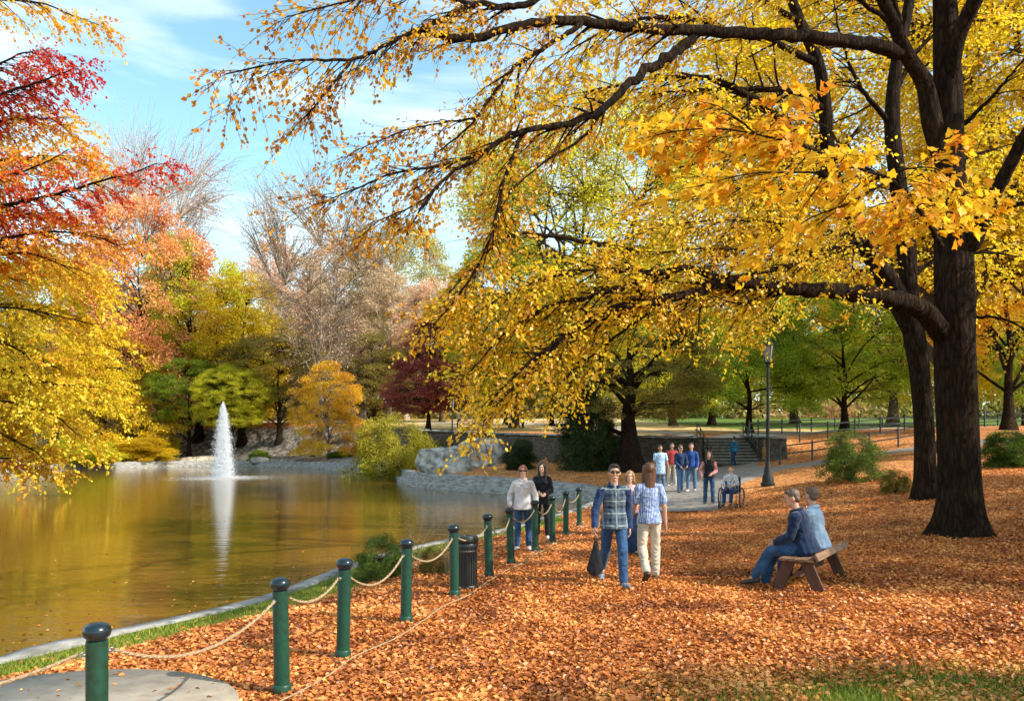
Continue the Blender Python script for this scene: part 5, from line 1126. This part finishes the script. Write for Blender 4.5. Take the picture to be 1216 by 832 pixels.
def seg(a, b, ra, rb, fa=1.0, fb=None, side=(1, 0, 0), k=16, flat=False):
    """closed tapered limb piece; f = depth radius / side radius"""
    a = np.array(a, float); b = np.array(b, float); fb = fa if fb is None else fb; d = b - a; L = np.linalg.norm(d); T_ = d / (L + 1e-9)
    s = np.array(side, float); s = s - T_ * s.dot(T_); s /= np.linalg.norm(s) + 1e-9; w_ = np.cross(T_, s)
    P = []; an = np.arange(k) * 2 * np.pi / k
    rows = [(-math.cos(t), math.sin(t), 0) for t in np.linspace(.25, math.pi / 2, 4)] + [(math.sin(t), math.cos(t), 1) for t in np.linspace(0, math.pi / 2 - .25, 4)]
    for u, q, e in rows:
        r = rb if e else ra; f = fb if e else fa; c = (b if e else a) + T_ * u * r * .8
        P.append(c + (np.cos(an)[:, None] * s * r * q) + (np.sin(an)[:, None] * w_ * r * q * f))
    if flat: P = P[3:]; P[0] = a + (np.cos(an)[:, None] * s * ra) + (np.sin(an)[:, None] * w_ * ra * fa); rows = rows[3:]
    P = np.concatenate(P); n = len(rows); Fq = [(j * k + i, j * k + (i + 1) % k, (j + 1) * k + (i + 1) % k, (j + 1) * k + i) for j in range(n - 1) for i in range(k)]
    Fq.append(tuple(range(k))[::-1]); Fq.append(tuple((n - 1) * k + i for i in range(k))); return P, Fq
def ell(c, r, Rm=None, n=14):
    P = []; Fq = []
    for j in range(n + 1):
        t = math.pi * (.03 + .94 * j / n)
        for i in range(n * 2): a = math.pi * i / n; P.append((math.sin(t) * math.cos(a) * r[0], math.sin(t) * math.sin(a) * r[1], math.cos(t) * r[2]))
    k = 2 * n; P = np.array(P)
    if Rm is not None: P = P @ np.array(Rm).T
    for j in range(n):
        for i in range(k): Fq.append((j * k + i, (j + 1) * k + i, (j + 1) * k + (i + 1) % k, j * k + (i + 1) % k))
    Fq.append(tuple(range(k))); Fq.append(tuple(n * k + i for i in range(k))[::-1]); return P + np.array(c), Fq
DG = None
def fuse(name, parts, mat, parent, vox=.01, smooth=3, wr=0.0, ws=9.0, seed=0, wz=.5, cut=None):
    b = MB()
    for P, Fq in parts: b.add(P, Fq)
    me = bpy.data.meshes.new('tmp'); me.from_pydata(np.concatenate(b.v).tolist(), [], b.f); me.update()
    o = bpy.data.objects.new('tmp', me); COL.objects.link(o)
    m = o.modifiers.new('r', 'REMESH'); m.mode = 'VOXEL'; m.voxel_size = vox; m.use_smooth_shade = True
    if smooth: m = o.modifiers.new('s', 'SMOOTH'); m.factor = .5; m.iterations = smooth
    dg = bpy.context.evaluated_depsgraph_get(); dg.update(); me2 = bpy.data.meshes.new_from_object(o.evaluated_get(dg)); bpy.data.objects.remove(o); bpy.data.meshes.remove(me)
    n = len(me2.vertices); V = np.empty(n * 3, np.float32); me2.vertices.foreach_get('co', V); V = V.reshape(-1, 3)
    if wr:
        Nn = np.empty(n * 3, np.float32); me2.vertices.foreach_get('normal', Nn); Nn = Nn.reshape(-1, 3)
        w_ = np.array([mnoise.noise((v[0] * ws + seed, v[1] * ws, v[2] * ws * wz * 2 + 1.5 * mnoise.noise((v[0] * 5, v[1] * 5, v[2] * 5 + seed)))) for v in V])
        V = V + Nn * (1 - 2 * np.abs(w_))[:, None] * wr
        me2.vertices.foreach_set('co', V.astype(np.float32).ravel()); me2.update()
    me2.name = name; me2.materials.clear(); me2.polygons.foreach_set('use_smooth', [True] * len(me2.polygons))
    return link(name, me2, mat, parent)
def dirv(f, o, sd): f, o = R(f), R(o); return np.array([sd * math.sin(o), math.sin(f) * math.cos(o), -math.cos(f) * math.cos(o)])
def person(px=None, py=None, label='', H=1.72, rz=0.0, pose={}, top=None, sleeve=None, sleeve_len=1.0, trousers=DENIM, shoe=SHOEB, hair=HAIRD, hairstyle='short', skin=SK, woman=False, glasses=False, vox=.009, skirt=None, bulk=1.0, loc=None, seat=None, group=None, collar=None, head_turn=0, head_tilt=0, curl=25, topname='shirt', hem=0.0, wr=.009):
    s = H / 1.75; p = dict(tL=(4, 3), sL=(0, 2), tR=(-4, 3), sR=(-8, 2), uL=(0, 10), fL=(14, 6), uR=(0, 10), fR=(14, 6), lean=0)
    p.update(pose); base = np.array(loc if loc is not None else hit(px, py))
    root = empty('person', tuple(base), rz, label, 'person', group)
    J = {}; pel = np.array([0, 0, 0.]); sw = (.152 if woman else .176) * s; hw = .088 * s
    ln = R(p['lean']); up = np.array([0, math.sin(ln), math.cos(ln)]); fw = np.array([0, math.cos(ln), -math.sin(ln)])
    for sd, n in ((-1, 'L'), (1, 'R')):
        J['h' + n] = pel + np.array([sd * hw, 0, 0]); J['k' + n] = J['h' + n] + dirv(*p['t' + n], sd) * .43 * s; J['a' + n] = J['k' + n] + dirv(*p['s' + n], sd) * .41 * s
        J['s' + n] = pel + up * .438 * s + np.array([sd * sw, 0, 0]); J['e' + n] = J['s' + n] + dirv(*p['u' + n], sd) * .285 * s; J['w' + n] = J['e' + n] + dirv(*p['f' + n], sd) * .25 * s
    J['n'] = pel + up * .50 * s; J['c'] = pel + up * .34 * s
    zoff = (seat + .10 * s) if seat is not None else -min(J['aL'][2], J['aR'][2]) + .085 * s
    for k in J: J[k] = J[k] + np.array([0, 0, zoff])
    pel = pel + np.array([0, 0, zoff]); B = bulk
    th = R(head_turn); hf = np.array([math.sin(th), math.cos(th), 0]); hr = np.array([math.cos(th), -math.sin(th), 0]); tl = R(head_tilt)
    hup = np.array([0, 0, 1.]) * math.cos(tl) + hf * math.sin(tl); hf2 = hf * math.cos(tl) - np.array([0, 0, 1.]) * math.sin(tl)
    hc = J['n'] + up * .05 * s + hup * .125 * s + hf2 * .02 * s; Rm = np.stack([hr, hf2, hup], 1)
    hp = lambda x, y, z: hc + Rm @ (np.array([x, y, z]) * s * 1.07)
    body = [ell(hc + Rm @ np.array([0, -.008, .018]) * s, (.074 * s, .092 * s, .098 * s), Rm), ell(hp(0, .022, -.045), (.054 * s, .062 * s, .066 * s), Rm), ell(hp(0, .055, -.088), (.026 * s, .026 * s, .022 * s), Rm),
            seg(hp(0, .082, .012), hp(0, .100, -.022), .009 * s, .015 * s), ell(hp(0, .078, .034), (.05 * s, .014 * s, .010 * s), Rm), ell(hp(.035, .066, -.02), (.024 * s, .018 * s, .02 * s), Rm), ell(hp(-.035, .066, -.02), (.024 * s, .018 * s, .02 * s), Rm), ell(hp(0, .083, -.056), (.022 * s, .010 * s, .010 * s), Rm),
            ell(hp(.076, -.008, -.008), (.010 * s, .020 * s, .031 * s), Rm), ell(hp(-.076, -.008, -.008), (.010 * s, .020 * s, .031 * s), Rm),
            seg(J['n'] - up * .06 * s, hc - hup * .06 * s - hf2 * .015 * s, .056 * s, .050 * s)]
    body += [seg(pel, pel + up * .16 * s, .135 * s * B, .118 * s * B, .72), seg(pel + up * .16 * s, J['c'], .118 * s * B, .145 * s * B, .72, .68), seg(J['sL'], J['sR'], .052 * s, .052 * s, 1, side=(0, 1, 0))]
    handlist = []
    for sd, n in ((-1, 'L'), (1, 'R')):
        body += [seg(J['h' + n], J['k' + n], .078 * s * B, .052 * s, 1), seg(J['k' + n], J['a' + n], .052 * s, .036 * s, 1), seg(J['s' + n], J['e' + n], .046 * s * B, .037 * s), seg(J['e' + n], J['w' + n], .037 * s, .025 * s)]
        body += [seg(J['a' + n], J['a' + n] + np.array([0, .05, -.045]) * s, .036 * s, .034 * s)]
        d = J['w' + n] - J['e' + n]; d /= np.linalg.norm(d); hz_ = p.get('palm' + n, (-sd, 0, 0)); pn = np.array(hz_, float); pn -= d * pn.dot(d); pn /= np.linalg.norm(pn); sdv = np.cross(d, pn) * 1.0
        if sdv[1] < 0 and abs(sdv[1]) > .2: sdv = -sdv
        w0 = J['w' + n]; pc_ = w0 + d * .045 * s; body.append(seg(w0, w0 + d * .075 * s, .026 * s, .036 * s, .55, .42, side=sdv)); J['p' + n] = pc_ + d * .04 * s + pn * .02 * s
        for q in range(4):
            off = (q - 1.5) * .0185 * s; b0 = w0 + d * .078 * s + sdv * -off; Lf = (.030, .036, .034, .026)[q] * s if q in (0, 3) else .036 * s; dd = d.copy(); c = b0
            for z_ in range(3):
                ca = R(curl * (1 if z_ else .6)); dd = dd * math.cos(ca) + pn * math.sin(ca); dd /= np.linalg.norm(dd); e = c + dd * Lf * (1, .8, .65)[z_]; body.append(seg(c, e, .0092 * s, .0082 * s, k=8)); c = e
        tb_ = w0 + d * .03 * s + sdv * .026 * s; t1 = tb_ + (d * .6 + sdv * .6 + pn * .3) * .038 * s; t2 = t1 + (d * .85 + sdv * .1 + pn * .4) * .034 * s; body += [seg(tb_, t1, .0135 * s, .011 * s, k=8), seg(t1, t2, .011 * s, .009 * s, k=8)]
    fuse('body', body, skin, root, max(vox * .8, .0055), 2)
    # trousers
    if trousers is not None:
        q = [seg(pel - up * .01 * s, pel + up * .12 * s, .152 * s * B, .138 * s * B, .76)]
        for sd, n in ((-1, 'L'), (1, 'R')):
            lo_ = J['a' + n] + (J['k' + n] - J['a' + n]) * .03
            q += [seg(J['h' + n], J['k' + n], .087 * s * B, .064 * s, 1.04), seg(J['k' + n], lo_, .066 * s, .056 * s, 1.05), ell(J['h' + n] + np.array([0, -.042 * s, -.03 * s]), (.070 * s * B, .060 * s * B, .080 * s))]
        fuse('trousers', q, trousers, root, vox, 3, wr, 11, hash(label) % 90, .8)
    if skirt is not None:
        q = [seg(pel + up * .10 * s, pel - np.array([0, 0, .25]) * s, .14 * s, .17 * s, .75, .8), seg(pel - np.array([0, 0, .2]) * s, np.array([0, 0, .22 * s]), .17 * s, .22 * s, .8, .85)]; fuse('skirt', q, skirt, root, vox, 3, .012, 9, 4, .15)
    # top
    hemz = .03 - hem
    q = [seg(pel - up * (.055 + hem) * s, pel + up * .16 * s, .186 * s * B, .148 * s * B * (.93 if woman else 1), .92, .78, flat=True), seg(pel + up * .16 * s, J['c'] + up * .02 * s, .142 * s * B, .158 * s * B * (.95 if woman else 1), .76, .70), seg(J['c'] + up * .02 * s, J['n'] - up * .035 * s, .150 * s * B * (.93 if woman else 1), .085 * s, .68, .8)]
    if woman: q += [ell(J['c'] + up * .0 + fw * .075 * s + np.array([sd * .062 * s, 0, 0]), (.058 * s, .052 * s, .058 * s)) for sd in (-1, 1)]
    sl = []
    for sd, n in ((-1, 'L'), (1, 'R')):
        q.append(seg(J['n'] - up * .05 * s, J['s' + n] - up * .004 * s, .058 * s, .058 * s, 1, side=(0, 1, 0))); e_ = J['e' + n]; w_ = J['w' + n] - (J['w' + n] - e_) * .04
        if sleeve_len < .5: sl += [seg(J['s' + n], J['s' + n] + (e_ - J['s' + n]) * .74, .060 * s * B, .064 * s)]
        else: sl += [seg(J['s' + n] - up * .01 * s, e_, .060 * s * B, .053 * s), seg(e_, e_ + (w_ - e_) * sleeve_len, .055 * s, .043 * s)]
    if sleeve is None: fuse(topname, q + sl, top, root, vox, 3, wr, 10, len(label), .6)
    else:
        fuse(topname, q, top, root, vox, 3, wr, 10, len(label), .6); 
        for h_ in (sl[:len(sl) // 2], sl[len(sl) // 2:]): fuse('sleeve', h_, sleeve, root, vox, 3, wr, 12, 3, .6)
    if collar is not None:
        a_ = np.linspace(.5, 2 * math.pi - .5, 22); fr_ = [J['n'] - up * .005 * s + np.array([math.sin(t) * .074 * s, math.cos(t) * .074 * s, .01 * s - .025 * s * math.cos(t)]) for t in a_]
        fuse('collar', [seg(a1, b1, .022 * s, .022 * s, 1.3, k=8) for a1, b1 in zip(fr_[:-1], fr_[1:])], collar, root, vox * .8, 2)
    # shoes
    for sd, n in ((-1, 'L'), (1, 'R')):
        sh = J['s' + n] * 0 + J['a' + n]; pt = R(p.get('toe' + n, 0)); f_ = np.array([0.12 * sd, math.cos(pt), -math.sin(pt)]); u_ = np.array([0, math.sin(pt), math.cos(pt)])
        hb = sh - u_ * .055 * s - f_ * .03 * s; q = [seg(hb, hb + f_ * .10 * s, .042 * s, .046 * s, .85), seg(hb + f_ * .10 * s - u_ * .004 * s, hb + f_ * .20 * s - u_ * .010 * s, .047 * s, .040 * s, .7, .6), seg(sh - u_ * .01 * s, hb + f_ * .03 * s, .045 * s, .040 * s)]
        so_ = fuse('shoe', q, shoe, root, max(.008, vox * .9), 2)
        fuse('sole', [seg(hb - u_ * .026 * s - f_ * .002, hb + f_ * .19 * s - u_ * .028 * s, .038 * s, .036 * s, .22)], WHITEP if shoe in (SHOEW, SHOEG) else SHOEB, so_, max(.007, vox * .8), 1)
    # hair
    hq = []
    if hairstyle == 'short': hq = [ell(hp(0, -.020, .040), (.080 * s, .090 * s, .086 * s), Rm), ell(hp(0, -.050, -.005), (.070 * s, .052 * s, .068 * s), Rm), ell(hp(0, .035, .088), (.058 * s, .04 * s, .028 * s), Rm)]
    if hairstyle == 'balding': hq = [ell(hp(0, -.052, -.008), (.072 * s, .050 * s, .058 * s), Rm), ell(hp(0, -.022, .036), (.0785 * s, .083 * s, .066 * s), Rm)]
    if hairstyle in ('long', 'verylong', 'bob', 'tied'):
        hq = [ell(hp(0, -.022, .036), (.086 * s, .096 * s, .094 * s), Rm), ell(hp(.060, .012, .03), (.028 * s, .056 * s, .06 * s), Rm), ell(hp(-.060, .012, .03), (.028 * s, .056 * s, .06 * s), Rm)]
        Lh = {'long': .24, 'verylong': .36, 'bob': .12, 'tied': .04}[hairstyle]
        hq += [seg(hp(0, -.035, .03), hp(0, -.075, -Lh), .085 * s, .060 * s, .80, .42, side=hr)]
        if hairstyle in ('long', 'verylong', 'bob'):
            for sd in (-1, 1): hq.append(seg(hp(sd * .068, .0, .01), hp(sd * .082, .005 if hairstyle == 'bob' else .025, -Lh * .85), .028 * s, .024 * s, 1.3))
        if hairstyle == 'tied': hq.append(ell(hp(0, -.10, .03), (.035 * s, .04 * s, .035 * s), Rm))
    hc_cut = None
    if hq: fuse('hair', hq, hair, root, max(vox * .8, .007), 1, .004, 30, 2, .1)
    if hairstyle != 'none':
        for sd in (-1, 1): b = MB(); b.add(*ell(hp(sd * .031, .083, .014), (.011 * s, .006 * s, .006 * s), Rm, 6)); b.build('eye', EYEM, root, smooth=True)
        b = MB(); b.add(*ell(hp(0, .0915, -.057), (.021 * s, .006 * s, .0065 * s), Rm, 6)); b.build('lips', LIPM, root, smooth=True)
    if glasses:
        b = MB()
        for sd in (-1, 1): b.add(*ell(hp(sd * .032, .098, .014), (.028 * s, .007 * s, .019 * s), Rm, 8)); b.tube([hp(sd * .058, .095, .02), hp(sd * .083, .06, .018), hp(sd * .085, -.01, .012)], .0035 * s, 6)
        b.tube([hp(-.012, .103, .02), hp(.012, .103, .02)], .004 * s, 6); b.build('sunglasses', GLASSM, root, smooth=True)
    c_, s_ = math.cos(rz), math.sin(rz); W = lambda v: np.array([c_ * v[0] - s_ * v[1], s_ * v[0] + c_ * v[1], v[2]]) + base
    return root, {k: W(v) for k, v in J.items()}, W
PI = math.pi
# man in plaid jacket, walking to the camera (local right hand is on screen left)
man, JM, _ = person(729, 694, 'man in a blue plaid jacket, jeans and sunglasses walking towards the camera', 1.78, PI + .12, dict(tL=(24, -1), sL=(10, -1), tR=(-16, 0), sR=(-44, -1), toeR=36, toeL=-10, uL=(-14, 8), fL=(10, 2), uR=(8, 20), fR=(24, 8), lean=2), PLAID, NAVY, 1.0, DENIM, SHOEG, HAIRD, 'short', SK, False, True, .0085, bulk=1.06, collar=NAVY, head_turn=8, topname='jacket', hem=.03)
MB().box((0, .128, 1.19), (.012, .004, .40)).build('zip', M_STEEL, man)
# bag held at his right hand
ph = JM['pR']; bag = empty('shopping_bag', tuple(ph), PI + .1, 'limp black cloth bag held low in the plaid jacket man’s hand'.replace('’', "'"), 'bag')
fuse('sack', [seg((0, 0, -.12), (.0, 0, -.28), .022, .06, .5, .42), seg((0, 0, -.26), (.01, 0, -.50), .06, .115, .40, .42)], BLKC, bag, .009, 3, .010, 9, 3, .2)
for sd in (-1, 1): MB().tube([(sd * .02, .02 * sd, -.17), (.012 * sd, .0, -.06), (0, 0, .005)], .007, 6).build('strap', BLKC, bag, smooth=True)
# woman walking away
wom, JW, _ = person(771, 689, 'woman seen from behind with long brown hair, striped blue shirt and cream trousers', 1.74, .10, dict(tL=(-2, 3), sL=(-38, 1), tR=(8, 3), sR=(2, 1), toeL=48, toeR=0, uL=(10, 12), fL=(34, 2), uR=(-10, 12), fR=(4, 6)), STRIPE, None, .4, CREAM, SHOED, HAIRB, 'verylong', SK, True, False, .0085, bulk=1.0, hem=.02)
# the one between them
p3, _, _ = person(748, 659, 'person with fair hair and long navy skirt half hidden between the walking pair', 1.52, PI - .15, dict(uL=(20, 14), fL=(70, -20), uR=(10, 10), fR=(40, -10)), PSTRIPE, None, .4, None, SHOEB, HAIRL, 'bob', SK2, True, False, .011, skirt=NAVY)
# two women at the rope
person(621, 652, 'woman in a white hoodie, jeans and sunglasses standing at the rope', 1.62, PI - .12, dict(tL=(-3, 3), sL=(-5, 1), tR=(8, 2), sR=(2, 1), uL=(-4, 22), fL=(26, 6), uR=(-10, 26), fR=(38, -4), palmL=(1, 0, 0)), WHITEC, None, 1.0, DENIM, SHOEW, HAIRR, 'tied', SK2, True, True, .0095, bulk=1.14, collar=WHITEC, topname='hoodie', hem=.04, head_turn=-5)
person(644, 639, 'woman with long black hair dressed in black beside the white hoodie', 1.63, PI - .1, dict(uL=(12, 12), fL=(72, -26), uR=(12, 12), fR=(80, -28)), BLKC, None, 1.0, BLKC, SHOEW, HAIRD, 'verylong', SK2, True, False, .011, topname='coat', hem=.08, head_turn=10)
# on the path
person(784, 582, 'person in a mottled light blue top on the path behind the brown haired woman', 1.70, PI, dict(uL=(5, 16), fL=(20, 8)), FLORAL, None, .4, DENIML, SHOEB, HAIRD, 'short', SK3, False, False, .015, bulk=1.15, hem=.25, topname='tunic')
person(798, 577, 'person in red mostly hidden behind the light blue top on the path', 1.68, PI, {}, REDC, None, 1, CREAM, SHOEW, HAIRB, 'short', SK, False, False, .017)
person(808, 585, 'person in a dark navy top and light jeans beside the bright blue jacket', 1.72, PI + .2, dict(uL=(20, 8), fL=(60, -20), uR=(14, 8), fR=(55, -20), tR=(12, 2), sR=(4, 1), tL=(-10, 2), sL=(-18, 1)), NAVY, None, 1, DENIML, SHOEB, HAIRG, 'short', SK, False, True, .015)
person(821, 583, 'person in a bright blue jacket and light jeans on the path', 1.74, PI - .35, dict(tR=(10, 2), sR=(3, 1), tL=(-8, 2), sL=(-12, 1), fL=(30, 0)), BLUEV, None, 1, DENIML, SHOEW, HAIRG, 'short', SK, False, False, .015, topname='jacket')
person(842, 599, 'long haired woman in a pink cardigan and dark jeans standing on the path', 1.66, PI - .25, dict(uL=(6, 14), fL=(62, -30), uR=(-4, 24), fR=(46, -8)), BLKC, PINKC, 1, DENIM, SHOED, HAIRB, 'verylong', SK2, True, False, .012, topname='top')
# person on the steps
person(loc=(12.0, 43.0, hz(12.0, 43.0)), label='person in a teal top and dark trousers at the foot of the steps', H=1.68, rz=.3, pose=dict(tR=(30, 2), sR=(-20, 2)), top=TEAL, trousers=DENIMD, shoe=SHOEB, hair=HAIRD, hairstyle='short', vox=.017)
# far strollers
def farp(px, D, label, **k): x = (px - CX) / F_PX * D; return person(loc=(x, D, hz(x, D)), label=label, vox=.022, **k)
farp(621, 72, 'distant person in a vivid blue jacket on the straw meadow', H=1.75, rz=1.2, pose=dict(tR=(18, 2), tL=(-14, 2)), top=BLUEV, trousers=DENIMD, hairstyle='short', bulk=1.2)
farp(545, 74, 'distant person in light grey walking on the meadow beside the far slim lamp', H=1.7, rz=-1.2, pose=dict(tR=(18, 2), tL=(-14, 2)), top=WHITEC, trousers=NAVY, hairstyle='short')
# seated men on the bench; bench frame: x along, men face local +y
def bench_pt(u, v): c_, s_ = math.cos(BA), math.sin(BA); return np.array([bx + c_ * u - s_ * v, by + s_ * u + c_ * v, bz])
sit = dict(lean=-4)
person(loc=bench_pt(-.42, -.02), label='seated man in a navy jacket and jeans on the near end of the bench', H=1.76, rz=BA + .12, seat=.445, pose=dict(lean=12, tL=(82, 6), sL=(30, 0), tR=(74, 2), sR=(16, -4), toeL=10, toeR=-12, uL=(12, 8), fL=(64, -24), uR=(12, 10), fR=(66, -26)), top=JACKB, trousers=DENIM, shoe=SHOED, hair=HAIRG, hairstyle='short', skin=SK, vox=.0085, bulk=1.24, collar=JACKB, topname='jacket', hem=.02, head_turn=-12, head_tilt=12)
person(loc=bench_pt(.20, -.03), label='seated man in a pale blue shirt on the far end of the bench', H=1.74, rz=BA - .05, seat=.445, pose=dict(lean=6, tL=(80, 8), sL=(4, 0), tR=(82, 8), sR=(2, 0), uL=(28, 8), fL=(66, -20), uR=(28, 12), fR=(60, -20)), top=SHIRTB, trousers=DENIMD, shoe=SHOED, hair=HAIRG, hairstyle='short', skin=SK, vox=.0085, bulk=1.2, collar=SHIRTB, hem=.02, head_turn=24)
# wheelchair and its rider
h = hit(868, 604); wc = empty('wheelchair', tuple(h), PI - .5, 'wheelchair with a navy seat standing at the path edge', 'wheelchair')
for sd in (-1, 1):
    P = [(sd * .29, -.05 + .29 * math.cos(a), .30 + .29 * math.sin(a)) for a in np.linspace(0, 2 * PI, 33)]; wh = MB().tube(P, .018, 6, cap=False).build('wheel', M_BLACK, wc, smooth=True)
    b = MB()
    for i in range(12): a = i * PI / 6; b.tube([(sd * .29, -.05, .30), (sd * .29, -.05 + .28 * math.cos(a), .30 + .28 * math.sin(a))], .003, 4)
    b.tube([(sd * .315, -.05 + .25 * math.cos(a), .30 + .25 * math.sin(a)) for a in np.linspace(0, 2 * PI, 25)], .007, 5, cap=False); b.build('spokes', M_STEEL, wh)
    P = [(sd * .24, .36 + .085 * math.cos(a), .09 + .085 * math.sin(a)) for a in np.linspace(0, 2 * PI, 17)]; MB().tube(P, .014, 6, cap=False).build('front_wheel', M_BLACK, wc, smooth=True)
    MB().tube([(sd * .22, -.28, .92), (sd * .22, -.22, .88), (sd * .22, -.20, .45), (sd * .22, .28, .45), (sd * .22, .36, .14)], .013, 8).tube([(sd * .23, -.20, .68), (sd * .23, .12, .68), (sd * .23, .14, .46)], .013, 8).tube([(sd * .2, .34, .2), (sd * .17, .48, .1)], .012, 6).build('frame', M_STEEL, wc, smooth=True)
    MB().box((sd * .11, .50, .09), (.15, .14, .015)).build('footrest', M_BLACK, wc)
MB().box((0, .04, .455), (.42, .44, .05)).build('seat', NAVY, wc, bevel=.012); MB().box((0, -.20, .68), (.42, .035, .42)).build('backrest', NAVY, wc, bevel=.01)
person(loc=h + np.array([0, 0, .0]), label='small seated person in a white printed top and navy trousers in the wheelchair', H=1.42, rz=PI - .5, seat=.48, pose=dict(tL=(82, 4), sL=(12, 0), tR=(82, 4), sR=(12, 0), uL=(20, 14), fL=(80, -20), uR=(20, 14), fR=(80, -20), lean=0), top=WPAT, trousers=NAVY, shoe=SHOEB, hair=HAIRR, hairstyle='short', skin=SK2, vox=.013)
